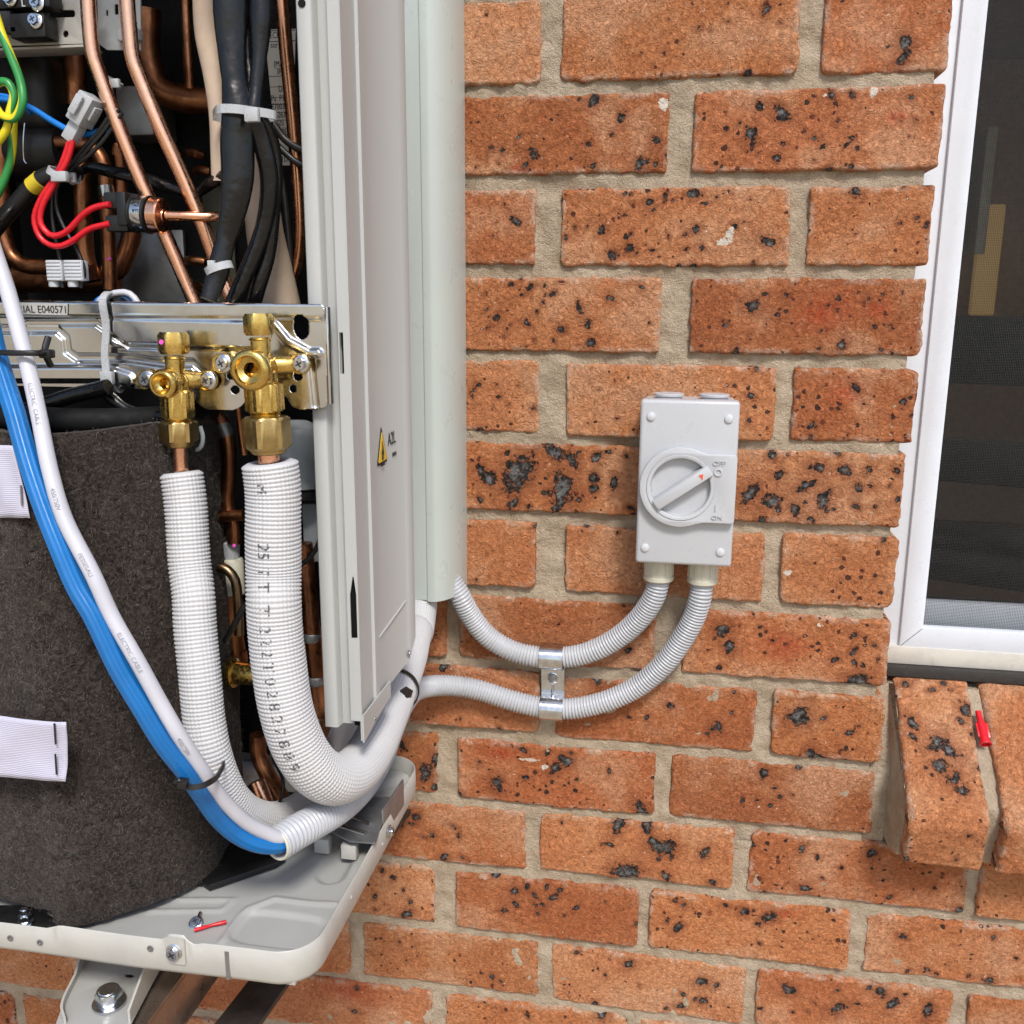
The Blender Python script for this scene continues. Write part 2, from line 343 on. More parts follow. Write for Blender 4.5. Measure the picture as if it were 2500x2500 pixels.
# ------------------------------------------------------------------ bricks
SPOTS = []
def S(V, lst, k=1.):
    sc = V(1, 0)[0]-V(0, 0)[0]
    for x, y, r in lst:
        p = V(x, y); q = at(p, 'y', 0); dd = (q-CAM)@_w; SPOTS.append((q[0], q[2], 1.0*r*k*sc*dd/(F*2500)))
S(WA, [(1530, 150, 26), (1520, 195, 26), (1475, 157, 8), (840, 95, 13), (1062, 33, 14), (935, 75, 8), (620, 68, 5), (735, 68, 6), (875, 105, 7), (722, 185, 8), (785, 135, 5), (998, 252, 14), (1110, 78, 8), (560, 135, 5), (600, 205, 4), (1140, 210, 6), (775, 255, 5), (935, 10, 8), (120, 50, 7),
       (485, 338, 22), (433, 330, 9), (575, 392, 17), (690, 472, 14), (640, 552, 22), (690, 552, 12), (280, 516, 20), (175, 508, 13), (135, 497, 9), (248, 560, 13), (480, 562, 14), (230, 460, 9), (465, 485, 10), (543, 452, 10), (322, 395, 6), (90, 440, 5), (85, 562, 6), (730, 525, 11), (160, 550, 6),
       (1113, 385, 28), (1015, 460, 26), (1037, 358, 15), (1285, 318, 15), (1350, 322, 12), (1228, 470, 15), (1102, 530, 13), (1120, 488, 11), (975, 418, 10), (932, 436, 9), (1300, 408, 10), (1195, 438, 9), (1255, 493, 9), (1350, 465, 12), (1335, 490, 9), (1370, 500, 9), (1345, 432, 7), (1275, 570, 16), (1350, 560, 11), (1555, 328, 12), (1570, 400, 9), (1545, 460, 6), (912, 563, 6), (1035, 518, 8), (1000, 510, 6), (1225, 545, 7),
       (220, 745, 16), (143, 792, 6), (182, 690, 7), (155, 748, 5), (545, 860, 20), (605, 835, 19), (510, 775, 17), (420, 768, 12), (388, 798, 10), (665, 680, 14), (680, 710, 9), (722, 660, 10), (748, 675, 9), (812, 655, 18), (720, 680, 8), (825, 775, 18), (1068, 815, 28), (795, 840, 12), (845, 835, 10), (680, 842, 10), (605, 790, 11), (790, 790, 10), (735, 797, 8), (900, 668, 8), (955, 762, 10), (615, 685, 7), (585, 725, 8), (865, 685, 8), (850, 687, 7), (585, 652, 9), (605, 655, 7), (1008, 675, 7), (990, 748, 6), (1012, 750, 6), (625, 855, 9), (655, 825, 6), (820, 895, 12), (770, 895, 9), (1020, 890, 10), (940, 650, 8), (460, 765, 7),
       (1368, 648, 18), (1572, 735, 10), (1604, 760, 10), (1515, 752, 9), (1280, 705, 6), (1365, 788, 7), (1340, 822, 4), (1530, 628, 7), (1605, 622, 12),
       (270, 970, 13), (205, 960, 9), (315, 965, 8), (345, 990, 12), (120, 1042, 10), (155, 1068, 14), (258, 1090, 13), (290, 1052, 10), (372, 1110, 17), (435, 1045, 16), (462, 1085, 12), (460, 1100, 10), (472, 1158, 18), (540, 1005, 15), (645, 968, 11), (310, 1020, 8), (345, 1150, 10), (125, 1108, 8), (240, 995, 8), (280, 1145, 8), (670, 1090, 6), (180, 1138, 8), (240, 935, 10), (118, 990, 6), (202, 1092, 7), (375, 950, 7), (320, 992, 8), (430, 1020, 8),
       (1015, 1030, 26), (1130, 993, 14), (925, 1097, 12), (1062, 990, 10), (1102, 1062, 9), (1305, 1005, 10), (1302, 1048, 8), (1215, 1022, 7), (1275, 1028, 7), (1320, 1165, 17), (1485, 1102, 10), (1430, 1102, 9), (1408, 1008, 9), (1455, 993, 8), (1522, 985, 9), (1238, 1175, 11), (1450, 1182, 10), (1485, 1190, 9), (962, 1190, 14), (1245, 1117, 6), (1265, 1112, 6), (1062, 1093, 6), (1170, 1135, 5), (1010, 1128, 6), (1195, 958, 6), (1200, 1095, 5)])
S(WB, [(280, 203, 13), (95, 280, 15), (70, 160, 9), (95, 122, 9), (80, 140, 8), (158, 165, 8), (195, 188, 7), (225, 128, 6), (155, 120, 6),
       (560, 238, 7), (500, 140, 6), (553, 110, 6), (1010, 160, 14), (1003, 243, 12), (835, 95, 5), (1030, 66, 11),
       (1368, 132, 17), (1525, 178, 11), (1555, 228, 10), (1215, 260, 12), (1215, 300, 10), (1490, 232, 8), (1460, 80, 8), (1395, 188, 8), (1340, 293, 6),
       (345, 350, 30), (225, 425, 55), (130, 440, 30), (100, 415, 22), (410, 380, 26), (380, 465, 48), (365, 510, 38), (490, 370, 17), (485, 440, 22), (480, 475, 20), (548, 460, 19), (215, 520, 22), (530, 350, 10), (435, 350, 10), (190, 355, 12), (320, 490, 14), (590, 362, 8), (100, 512, 12), (265, 535, 10), (605, 540, 14), (430, 510, 14),
       (1010, 495, 30), (1085, 515, 28), (1200, 465, 26), (1258, 515, 30), (1105, 430, 16), (1325, 412, 24), (1240, 405, 22), (1085, 362, 17), (1412, 410, 16), (1375, 472, 20), (1415, 465, 12), (1505, 415, 12), (1365, 535, 14), (1160, 545, 18), (1215, 575, 16), (1505, 515, 14), (1105, 545, 13), (1305, 355, 10), (1210, 400, 12), (1195, 520, 10), (1290, 545, 10), (1430, 535, 9), (1045, 578, 18), (1480, 465, 8), (1140, 360, 7), (1270, 550, 9),
       (453, 597, 11), (565, 622, 8), (85, 780, 7), (125, 695, 5), (1458, 645, 12), (1065, 678, 6), (285, 600, 10),
       (600, 1020, 13), (365, 930, 8), (915, 945, 32), (940, 1005, 26), (905, 1075, 10), (1045, 940, 9), (1090, 985, 8), (1360, 965, 11), (1355, 1020, 15), (1290, 1050, 13), (1362, 1060, 11), (1388, 1070, 9), (1425, 1000, 9), (1370, 1122, 32), (1440, 1045, 8), (970, 935, 6)])
S(WC, [(1302, 168, 27), (1320, 180, 20), (1378, 172, 11), (1448, 213, 11), (1470, 198, 7), (1340, 268, 16), (1360, 285, 18), (1435, 297, 14), (1422, 260, 7),
       (1080, 203, 19), (950, 142, 11), (1122, 163, 9), (1130, 105, 7), (885, 172, 8), (835, 175, 7), (745, 65, 18), (1055, 220, 7), (320, 35, 16), (370, 175, 7), (478, 205, 9),
       (305, 295, 20), (270, 325, 26), (205, 250, 12), (225, 345, 10), (295, 368, 13),
       (630, 315, 18), (665, 295, 16), (650, 285, 12), (545, 265, 11), (548, 340, 9), (470, 355, 24), (780, 322, 9), (870, 430, 22), (610, 270, 8), (365, 390, 13), (420, 298, 7), (675, 272, 7), (690, 345, 6),
       (1210, 330, 13), (1310, 313, 12), (1255, 395, 9), (1228, 418, 9), (1150, 402, 8), (1240, 372, 6), (1290, 390, 6), (1190, 405, 6),
       (245, 450, 14), (290, 500, 10), (350, 475, 11), (325, 560, 14), (265, 505, 9), (200, 470, 12), (230, 470, 10), (365, 500, 8), (375, 560, 8),
       (830, 600, 30), (805, 473, 21), (888, 478, 17), (930, 530, 26), (905, 515, 16), (1045, 547, 15), (1070, 628, 12), (940, 612, 14), (780, 525, 9), (760, 525, 7), (955, 560, 9), (650, 465, 7), (920, 565, 8), (730, 545, 6),
       (1510, 553, 17), (1318, 537, 12), (1325, 650, 15), (1372, 620, 8), (1215, 662, 11), (1357, 563, 8), (1560, 672, 9), (1425, 592, 6), (1175, 527, 8), (1625, 650, 6), (1755, 708, 12),
       (220, 720, 16), (228, 685, 11), (130, 672, 8), (180, 620, 8), (150, 600, 8), (210, 650, 7), (130, 705, 6),
       (518, 655, 17), (490, 707, 12), (575, 665, 11), (575, 690, 9), (628, 670, 14), (645, 650, 10), (600, 690, 9), (465, 607, 11), (555, 640, 9), (690, 698, 8), (520, 690, 9), (660, 720, 7), (585, 715, 8), (770, 680, 5), (855, 740, 8), (785, 800, 7), (610, 640, 8),
       (987, 693, 13), (1225, 725, 18), (970, 757, 13), (1157, 710, 13), (1197, 745, 9), (942, 738, 8), (1105, 693, 8), (1198, 800, 8), (965, 683, 6), (1020, 715, 6), (1060, 715, 6),
       (1595, 785, 11), (1835, 905, 15), (1850, 785, 9), (1910, 840, 7), (1610, 880, 8), (1665, 875, 9), (1690, 885, 8), (1780, 890, 7),
       (835, 855, 14), (1037, 908, 18), (1078, 918, 10), (980, 975, 13), (1040, 958, 13), (690, 825, 9), (740, 965, 9), (770, 885, 6), (985, 940, 8), (1020, 955, 8), (940, 980, 8), (865, 915, 5), (760, 995, 20),
       (1280, 928, 18), (1415, 980, 20), (1535, 932, 18), (1568, 965, 16), (1668, 983, 20), (1412, 927, 9), (1350, 965, 7), (1330, 985, 7), (1290, 990, 6), (1200, 980, 8), (1500, 920, 9), (1470, 965, 8), (1600, 940, 8),
       (455, 895, 10), (75, 990, 10), (555, 998, 9), (200, 795, 6), (480, 905, 6), (80, 925, 10)])
SPOTS = np.array(SPOTS)
def blotch(V, lst):
    out = []
    for x, y, rx, ry in lst:
        p = at(V(x, y), 'y', 0); k = (V(1, 0)[0]-V(0, 0)[0])*((p-CAM)@_w)/(F*2500); out.append((p[0], p[2], rx*k, ry*k))
    return out
PALES = blotch(WA, [(1425, 310, 15, 20), (1262, 322, 8, 6), (940, 790, 14, 26), (915, 815, 20, 14), (860, 778, 7, 6), (720, 350, 20, 24)])+blotch(WB, [(1135, 755, 20, 9), (1240, 930, 9, 8)])+blotch(WC, [(560, 290, 34, 5), (600, 310, 14, 8), (1100, 676, 8, 5)])
BLOOMS = blotch(WA, [(1270, 1050, 120, 80), (1500, 395, 50, 28), (230, 570, 60, 20), (1440, 1040, 60, 40)])+blotch(WB, [(1120, 1005, 110, 70), (1330, 150, 70, 60)])+blotch(WC, [(1270, 715, 55, 20), (60, 930, 120, 60), (480, 270, 60, 30)])

def brick_grid(L, H, seed, spots, corner=.0035, res=.0025, depth=.022, edge=.0027, lod=1.):
    """front skin of a brick, L x H, centred; returns u, v (in-plane), h (towards the viewer), faces, spot, edge"""
    nx = max(6, int(L/res/lod)); nz = max(4, int(H/res/lod))
    gx = np.linspace(-1, 1, nx+1); gz = np.linspace(-1, 1, nz+1)
    gx = np.sign(gx)*(1-(1-np.abs(gx))**1.25) if lod == 1 else gx
    gz = np.sign(gz)*(1-(1-np.abs(gz))**1.25) if lod == 1 else gz
    X, Z = np.meshgrid(gx*L/2, gz*H/2)
    # rounded corners
    rs = np.random.RandomState(seed)
    for sx in (-1, 1):
        for sz in (-1, 1):
            c = corner*(.6+2.2*rs.rand()**2); cx = L/2-c; cz = H/2-c
            dx = X*sx-cx; dz = Z*sz-cz; msk = (dx > 0) & (dz > 0); m = np.maximum(dx, dz); l = np.hypot(dx, dz)+1e-9
            X = np.where(msk, sx*(cx+dx*m/l), X); Z = np.where(msk, sz*(cz+dz*m/l), Z)
    d = np.minimum(np.minimum(L/2-np.abs(X), H/2-np.abs(Z)), 1)
    # distance to edge including corner arcs (approx)
    E = np.minimum(np.minimum((1-np.abs(gx))[None, :]*L/2, (1-np.abs(gz))[:, None]*H/2), .05)
    tilt = (rs.rand(2)-.5)*.018
    ew = np.clip(1-E/.02, 0, 1)
    X2 = X+ew*(fbm(X*45+seed, Z*45, seed, 3)*.0016+fbm(X*190, Z*190, seed+31, 2)*.0016); Z2 = Z+ew*(fbm(X*40, Z*40+9+seed, seed+5, 3)*.0019+fbm(X*190, Z*190+4, seed+33, 2)*.0018)
    er = edge*(1+.9*fbm(X*30, Z*30, seed+9, 2)); q = np.clip(1-E/np.maximum(er, .001), 0, 1)
    Hh = -er*(1-np.sqrt(np.maximum(0, 1-q*q)))
    Hh = Hh + fbm(X*26+3*seed, Z*26, seed+3, 2)*.0018 + fbm(X*150, Z*150, seed+4, 3)*.0017*np.clip(E/.004, .3, 1) + X*tilt[0]*.5 + Z*tilt[1]
    # chipped arrises
    ch = np.clip(fbm(X*38+seed, Z*38, seed+21, 3)-.42, 0, 1)*ew; Hh -= ch*.012
    sp = np.full(X.shape, 9.)
    if len(spots):
        for x, z, r in spots:
            hs = int(abs(x)*1e5+abs(z)*7e4) % 997; th_ = hs*.37; an = 1+.5*((hs*.618) % 1)
            wx = X-x+r*.55*fbm(X*130, Z*130, hs, 2); wz = Z-z+r*.55*fbm(X*130+7, Z*130, hs+3, 2); ca, sa = math.cos(th_), math.sin(th_)
            dd = np.hypot((wx*ca+wz*sa)/an, (wz*ca-wx*sa)*an**.6)/max(r, .0012); dd *= .92+.3*((hs*.414) % 1); sp = np.minimum(sp, dd)
        Hh -= np.clip(1-sp, 0, 1)*.0008
    n0 = X.shape; nV = n0[0]*n0[1]; I = np.arange(nV).reshape(n0)
    Fs = np.stack([I[:-1, :-1], I[:-1, 1:], I[1:, 1:], I[1:, :-1]], -1).reshape(-1, 4)
    ring = np.r_[I[0, :-1], I[:-1, -1], I[-1, :0:-1], I[:0:-1, 0]]
    u = np.r_[X2.ravel(), X2.ravel()[ring]]; v = np.r_[Z2.ravel(), Z2.ravel()[ring]]; h = np.r_[Hh.ravel(), np.full(len(ring), -depth)]
    b = nV+np.arange(len(ring)); b2 = np.roll(b, -1); r2 = np.roll(ring, -1)
    Fs = np.vstack([Fs, np.stack([r2, ring, b, b2], 1)])
    return u, v, h, Fs, np.r_[sp.ravel(), sp.ravel()[ring]], np.r_[E.ravel(), np.zeros(len(ring))]
def brick_extra(o, verts):
    x = verts[:, 0]; z = verts[:, 2]; pl = np.full(len(x), 9.); bl_ = np.zeros(len(x))
    for a, b, rx, rz in PALES: pl = np.minimum(pl, np.hypot((x-a)/rx, (z-b)/rz))
    for a, b, rx, rz in BLOOMS: bl_ = np.maximum(bl_, np.exp(-2*(((x-a)/rx)**2+((z-b)/rz)**2)))
    set_attr(o, 'pale', pl); set_attr(o, 'bloom', bl_*.9)
def set_attr(o, name, a):
    q = o.data.attributes.new(name, 'FLOAT', 'POINT'); q.data.foreach_set('value', np.asarray(a, np.float32))
def brick_obj(verts, Fs, sp, ed, parent, name='brick', m=None):
    o = obj(name, (verts, Fs), m or BR, parent, ang=0); me = o.data
    me.polygons.foreach_set('use_smooth', [True]*len(me.polygons))
    for nm, a in (('spot', sp), ('edge', ed)):
        at_ = me.attributes.new(nm, 'FLOAT', 'POINT'); at_.data.foreach_set('value', a.astype(np.float32))
    brick_extra(o, verts)
    return o
wall = thing('brick_wall', (0, .05, GZ), 'speckled orange brick house wall with pale mortar joints', 'wall')
CORNER = {}
def px_x(V, x, y): return at(V(x, y), 'y', 0)[0]
PERP = {0: [(WA, 338, 140), (WA, 1213, 140)], 1: [(WA, 775, 440)], 2: [(WA, 328, 770), (WA, 1175, 760)], 3: [(WA, 758, 1060)], 4: [(WB, 343, 170), (WB, 1123, 190)],
        5: [], 6: [(WB, 336, 700), (WB, 1085, 745)], 7: [(WB, 735, 1000)], 8: [(WC, 608, 170), (WC, 1210, 190)], 9: [(WC, 332, 300), (WC, 930, 360)], 10: [(WC, 568, 515), (WC, 1147, 575), (WC, 1785, 690)],
        11: [(WC, 325, 668), (WC, 877, 730), (WC, 1470, 790)], 12: [(WC, 80, 820), (WC, 603, 875), (WC, 1172, 950), (WC, 1755, 975)], 13: [(WC, 308, 970)]}
PW = {(0, 0): .021, (0, 1): .021, (1, 0): .024, (2, 0): .026, (3, 0): .030, (4, 0): .028, (6, 0): .032, (7, 0): .03, (11, 1): .013, (12, 2): .013, (10, 2): .012, (11, 0): .026, (9, 0): .024}
ENDX = {0: (WA, 1683, 130), 1: (WA, 1658, 430), 2: (WA, 1622, 760), 3: (WA, 1595, 1070), 4: (WB, 1568, 190), 5: (WB, 1527, 470), 6: (WB, 1501, 750), 7: (WB, 1478, 1020), 8: (WC, 1542, 215), 9: (WC, 1516, 410)}
for row in range(-4, 19):
    z0 = -.086*row; z1 = z0+.074
    known = [px_x(*p) for p in PERP.get(row, [])]; nk = len(known)
    if not known: known = [0.0 if row % 2 == 0 else .12]
    known = [(x, PW.get((row, i), .017)) for i, x in enumerate(known)]
    while known[0][0] > -1.25: known.insert(0, (known[0][0]-.24, .015))
    xr = 1.25 if row >= 10 else (px_x(*ENDX[row]) if row in ENDX else .362)
    while known[-1][0]+.24 < xr-.03: known.append((known[-1][0]+.24, .015))
    known = [k for k in known if k[0] < xr-.02]
    for i, (px, pw) in enumerate(known):
        a = px+pw/2; last = i+1 == len(known)
        b = xr if last else known[i+1][0]-known[i+1][1]/2
        seed = (row+5)*31+i*7
        # far-left bricks stand behind the unit; keep those coarse
        vis = (row >= 10 or a > -.36) and -1 <= row <= 14 and b > -.8 and a < .6
        rs = np.random.RandomState(seed); jz = (rs.rand(2)-.5)*.003
        L = b-a; H = z1-z0+jz[0]; cx = (a+b)/2; cz = (z0+z1)/2+jz[1]
        sp = SPOTS[(np.abs(SPOTS[:, 0]-cx) < L/2+.004) & (np.abs(SPOTS[:, 1]-cz) < H/2+.005)] - np.array([cx, cz, 0])
        dp = .11 if (last and row < 10) else .022
        u, v, h, Fs, s_, e_ = brick_grid(L, H, seed, sp, depth=dp, lod=1. if vis else 4.)
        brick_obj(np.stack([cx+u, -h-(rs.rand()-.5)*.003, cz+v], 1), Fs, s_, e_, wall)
def sheet(x0, x1, z0, z1, y, amp, res=.005, seed=3):
    nx = int((x1-x0)/res)+1; nz = int((z1-z0)/res)+1
    X, Z = np.meshgrid(np.linspace(x0, x1, nx), np.linspace(z0, z1, nz))
    Y = y+amp*.8*fbm(X*70, Z*70, seed, 3)+amp*.8*fbm(X*9, Z*9, seed+3, 2)
    I = np.arange(nx*nz).reshape(nz, nx)
    return np.stack([X.ravel(), Y.ravel(), Z.ravel()], 1), np.stack([I[:-1, :-1], I[:-1, 1:], I[1:, 1:], I[1:, :-1]], -1).reshape(-1, 4)
obj('mortar', sheet(-1.5, .351, -.80, .42, .0048, .0052, res=.004), MORTAR, wall)
obj('mortar', sheet(-1.5, 1.27, -1.64, -.7965, .0048, .0052, res=.004, seed=8), MORTAR, wall)
obj('backing', join(box((-1.5, .015, -.80), (.350, .10, .42)), box((-1.5, .015, GZ-.02), (1.27, .10, -.797))), MORTAR, wall, ang=0)

# ------------------------------------------------------------------ window
M_white = mat('white_powder_coat', (.63, .67, .73), .32, var=.02, scale=20, dirt=.05, dirtcol=(.45, .42, .36))
M_dust = mat('dusty_white_sill', (.54, .52, .47), .6, var=.08, dirt=.5, dirtcol=(.34, .30, .24), bump=.3)
M_strip = mat('dark_rubber', (.028, .026, .024), .6, dirt=.45, dirtcol=(.16, .15, .14), scale=120, bump=.4)
M_wire = mat('charcoal_mesh', (.03, .03, .031), .6)
tg = NT('window_glass'); tg.set(Base_Color=(.9, .93, .92, 1), Roughness=.02, Transmission_Weight=1., IOR=1.18)
win = thing('window', (.6, .08, -.6), 'white aluminium framed window with dark fly screen beside the bricks', 'window')
obj('outer_jamb', box((.352, .056, -.582), (.3825, .13, .35), .0015), M_white, win)
fr = obj('screen_frame', slab([(.3832, -.5725), (1.05, -.5725), (1.05, .34), (.3832, .34)], [[(.4025, -.552), (1.03, -.552), (1.03, .32), (.4025, .32)]], .014, (0, .058, 0), bev=.0018), M_white, win)
obj('mitre_joint', box((0, -.0002, -.0002), (.0285, .0002, .0002), M=Matrix.Translation((.3832, .0508, -.5725)) @ Matrix.Rotation(-R(45.5), 4, 'Y')), M_strip, fr)
obj('glazing_bead', join(box((.4025, .055, -.5535), (1.03, .0575, -.5505), .0006), box((.4025, .0552, -.5505), (.4045, .0572, .32), .0006)), M_white, fr)
ws = []
for x in np.arange(.404, .76, .00165): ws.append(box((x-.00011, .0595, -.552), (x+.00011, .0598, .32)))
for z in np.arange(-.551, .32, .00165): ws.append(box((.403, .0598, z-.00011), (.77, .0601, z+.00011)))
tag(obj('fly_screen', join(*ws), M_wire, win, ang=0), kind='stuff')
obj('sash_rail', box((.385, .082, -.566), (1.04, .105, -.530), .002), M_white, win)
obj('sash_stile', box((.385, .082, -.530), (.398, .105, .33), .002), M_white, win)
obj('pane', box((.397, .092, -.531), (1.04, .096, .33)), tg.m, win, ang=0)
obj('sill_channel', box((.3665, .050, -.5935), (1.08, .125, -.5735), .001), M_dust, win)
obj('sealing_strip', box((.362, .044, -.6065), (1.08, .12, -.5937), .001), M_strip, win)
# room seen through the screen
M_room = mat('brown_plaster', (.26, .17, .10), .9); FZ = -1.15; M_amber = mat('amber_curtain', (.62, .36, .12), .8, var=.25, scale=6)
M_dwood = mat('dark_stained_wood', (.008, .010, .009), .8, spec=.2); M_pale = mat('pale_door_paint', (.5, .5, .46), .5)
def inner_box(lo, hi):
    v, f = box(lo, hi); return v, [tuple(reversed(q)) for q in f]
room = inner_box((-.7, .135, FZ), (2.6, 3.4, .75)); rv, rf = room
obj_room = obj('room', (rv, [q for q in rf if not all(abs(rv[i][1]-.135) < 1e-6 for i in q)]), M_room, ang=0); tag(obj_room, kind='structure')
def chair(x, y, rz, label):
    c = thing('dining_chair', (x, y, FZ), label, 'chair', 'chairs inside the room')
    Mx = Matrix.Translation((x, y, FZ)) @ Matrix.Rotation(rz, 4, 'Z')
    obj('seat', box((-.2, -.2, .43), (.2, .2, .47), .01, M=Mx), M_dwood, c)
    for sx in (-1, 1):
        for sy in (-1, 1): obj('leg', box((sx*.18-.018, sy*.18-.018, 0), (sx*.18+.018, sy*.18+.018, .43 if sy < 0 else .92), .004, M=Mx), M_dwood, c)
    obj('backrest', join(box((-.17, .17, .62), (.17, .19, .70), .005, M=Mx), box((-.17, .17, .80), (.17, .19, .92), .005, M=Mx)), M_dwood, c)
    return c
chair(at(FU(1890, 900), 'y', 1.0)[0], 1.0, R(160), 'dark wooden chair just behind the fly screen')
def behind(x0, x1, y0, y1, Y):
    p = at(FU(x0, y1), 'y', Y); q_ = at(FU(x1, y0), 'y', Y); return p, q_
p_, q_ = behind(1838, 1885, 238, 480, 3.2)
dr_ = thing('wall_cabinet', (p_[0], 3.3, p_[2]), 'narrow pale upright cabinet dimly seen behind the fly screen', 'cabinet')
obj('cabinet_door', box((p_[0], 3.2, p_[2]), (q_[0], 3.215, q_[2]), .005), M_pale, dr_); obj('cabinet_body', box((p_[0]+.004, 3.217, p_[2]+.004), (q_[0]-.004, 3.395, q_[2]-.004), .004), M_pale, dr_)
tl = NT('sunlit_blind'); bw = tl.noise(tl.coords(False), 9., 2.); tl.set(Base_Color=(.6, .38, .14, 1), Emission_Color=tl.mix(bw, (.75, .42, .12), (1., .66, .28)), Emission_Strength=.07)  # sunlight on the blind put in as a weak emission
for x0, x1, y0, y1, lb in ((1830, 1900, 385, 595, 'narrow amber sunlit blind at the far end of the room'),):
    p_, q_ = behind(x0, x1, y0, y1, 3.3); tag(obj('window_blind', box((p_[0], 3.30, p_[2]), (q_[0], 3.34, q_[2]), .01), tl.m), lb, 'blind')

# ------------------------------------------------------------------ sloping brick sill under the window
sill = thing('brick_sill', (.6, 0, -.78), 'sloping sill of bricks on edge under the window', 'window sill')
prof = np.array([(.075, -.607), (.045, -.607), (-.0585, -.7045), (-.0655, -.712), (-.067, -.722), (-.052, -.771), (-.03, -.777)])
ps = np.r_[0, np.cumsum(np.linalg.norm(np.diff(prof, axis=0), axis=1))]
def on_prof(s):
    y = np.interp(s, ps, prof[:, 0]); z = np.interp(s, ps, prof[:, 1])
    e = .006; ty = np.interp(s+e, ps, prof[:, 0])-np.interp(s-e, ps, prof[:, 0]); tz = np.interp(s+e, ps, prof[:, 1])-np.interp(s-e, ps, prof[:, 1]); l = np.hypot(ty, tz)+1e-9
    return y, z, tz/l, -ty/l
SILLSP = []
for x, y, r in [(450, 795, 26), (585, 825, 22), (645, 790, 16), (760, 930, 38), (735, 985, 20), (485, 995, 34), (485, 1070, 24), (610, 1100, 55), (665, 1140, 50), (620, 1220, 40), (700, 1290, 40), (735, 1350, 36), (690, 825, 10), (840, 1230, 18), (505, 735, 22), (730, 880, 12), (800, 1060, 14)]:
    # hit the sloping top face
    d = _w + _r*(V7(x, y)[0]-1250)/(F*2500) - _u*(V7(x, y)[1]-1250)/(F*2500); n = np.array([0, -.0975, .1035]); p0 = np.array([0, .045, -.607]); t = ((p0-CAM)@n)/(d@n); q = CAM+d*t
    SILLSP.append((q[0], .03+(.045-q[1])/.1035*.142, r*.466*t/(F*2500)))
for x, y, r in [(765, 1575, 16), (450, 1740, 24), (850, 1660, 12), (710, 1735, 12), (640, 1650, 8)]:
    q = at(V7(x, y), 'y', -.06); SILLSP.append((q[0], ps[3]+(-.712-q[2]), r*.466*1.05/(F*2500)))
SILLSP = np.array(SILLSP)
sx0 = .3775
for i, (a, b) in enumerate([(sx0, .4535), (.4655, .542), (.554, .632), (.645, .721), (.733, .809), (.822, .897), (.909, .985), (.997, 1.073)]):
    L = b-a; H = ps[-1]; cx = (a+b)/2
    sp = SILLSP[np.abs(SILLSP[:, 0]-cx) < L/2+.004]-np.array([cx, H/2, 0]) if i < 2 else []
    u, v, h, Fs, s_, e_ = brick_grid(L, H, 900+i*13, sp, depth=.07, corner=.004, edge=.005)
    y, z, ny, nz = on_prof(v+H/2); sk = (v+H/2)/H
    hh = np.maximum(h, -.062)
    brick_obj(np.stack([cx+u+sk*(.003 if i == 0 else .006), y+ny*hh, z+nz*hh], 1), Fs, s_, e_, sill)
P_ = [(.085, -.615), (.045, -.615), (-.048, -.706), (-.050, -.722), (-.032, -.775), (.011, -.79), (.085, -.79)]
mv, mf = [], []
nX = 140
for i in range(nX+1):
    x = .352+i*(1.09-.352)/nX
    for j, (y, z) in enumerate(P_):
        w = fbm(x*70, j*3.3, 5, 3)*.004; y = max(y, .006) if x < .374 else y; mv.append((x, y+w, z-w))
k = len(P_)
for i in range(nX):
    for j in range(k): mf.append((i*k+j, i*k+(j+1) % k, (i+1)*k+(j+1) % k, (i+1)*k+j))
mf += [tuple(range(k-1, -1, -1)), tuple(nX*k+j for j in range(k))]
obj('mortar', (np.array(mv), mf), MORTAR, sill)

# ================================================================== OUTDOOR UNIT
M_cab = mat('cabinet_paint', (.43, .44, .43), .36, var=.0, scale=8, rvar=.02)
M_tray = mat('tray_paint', (.36, .362, .35), .36, var=.04, scale=18, dirt=.14, dirtcol=(.33, .28, .22), coat=.15)
M_tray_edge = mat('cream_edge_paint', (.44, .43, .395), .4, var=.05, dirt=.12)
M_galv = mat('galvanised_steel', (.62, .615, .60), .20, 1., var=.06, scale=30, rvar=.05, bump=.04, bscale=120)
M_steel = mat('dull_steel', (.30, .305, .31), .48, .85, var=.12, scale=60, rvar=.1)
M_zinc = mat('zinc_screw', (.58, .60, .63), .20, 1., var=.12, scale=200)
M_brass = mat('brass', (.62, .43, .13), .27, 1., var=.14, scale=90, rvar=.09, bump=.15, bscale=500)
M_brassd = mat('forged_brass', (.42, .30, .125), .34, 1., var=.12, scale=160, rvar=.06, bump=.2, bscale=900)
M_cop = mat('bright_copper', (.80, .42, .27), .24, 1., var=.10, scale=80, rvar=.07)
M_copd = mat('tarnished_copper', (.30, .125, .06), .38, 1., var=.35, scale=45, rvar=.12, dirt=.5, dirtcol=(.10, .05, .03), bump=.15)
M_black = mat('black_vinyl', (.005, .005, .0055), .24, var=.2, scale=30, bump=.45, bscale=45, bdist=.003, spec=.4)
M_blackm = mat('black_plastic', (.008, .008, .0085), .45, var=.2)
M_dark = mat('dark_enamel', (.006, .006, .0065), .7, spec=.2)
M_felt = None
M_foamc = mat('cream_foam', (.52, .40, .30), .7, var=.08, bump=.3, bscale=80, bdist=.002)
M_nylon = mat('clear_nylon', (.54, .56, .58), .3, var=.04); M_nylon.node_tree.nodes['Principled BSDF'].inputs['Transmission Weight'].default_value = .25
M_whitep = mat('white_plastic', (.54, .56, .59), .35, var=.04)
M_paper = mat('paper_label', (.66, .60, .50), .6, var=.05); M_ink = mat('black_ink', (.015, .015, .017), .6)
M_red = mat('red_pvc', (.62, .012, .022), .32, var=.1); M_blue = mat('blue_pvc', (.012, .17, .58), .30, var=.1, scale=20); M_whitec = mat('white_pvc', (.52, .52, .57), .38, var=.05, scale=30)
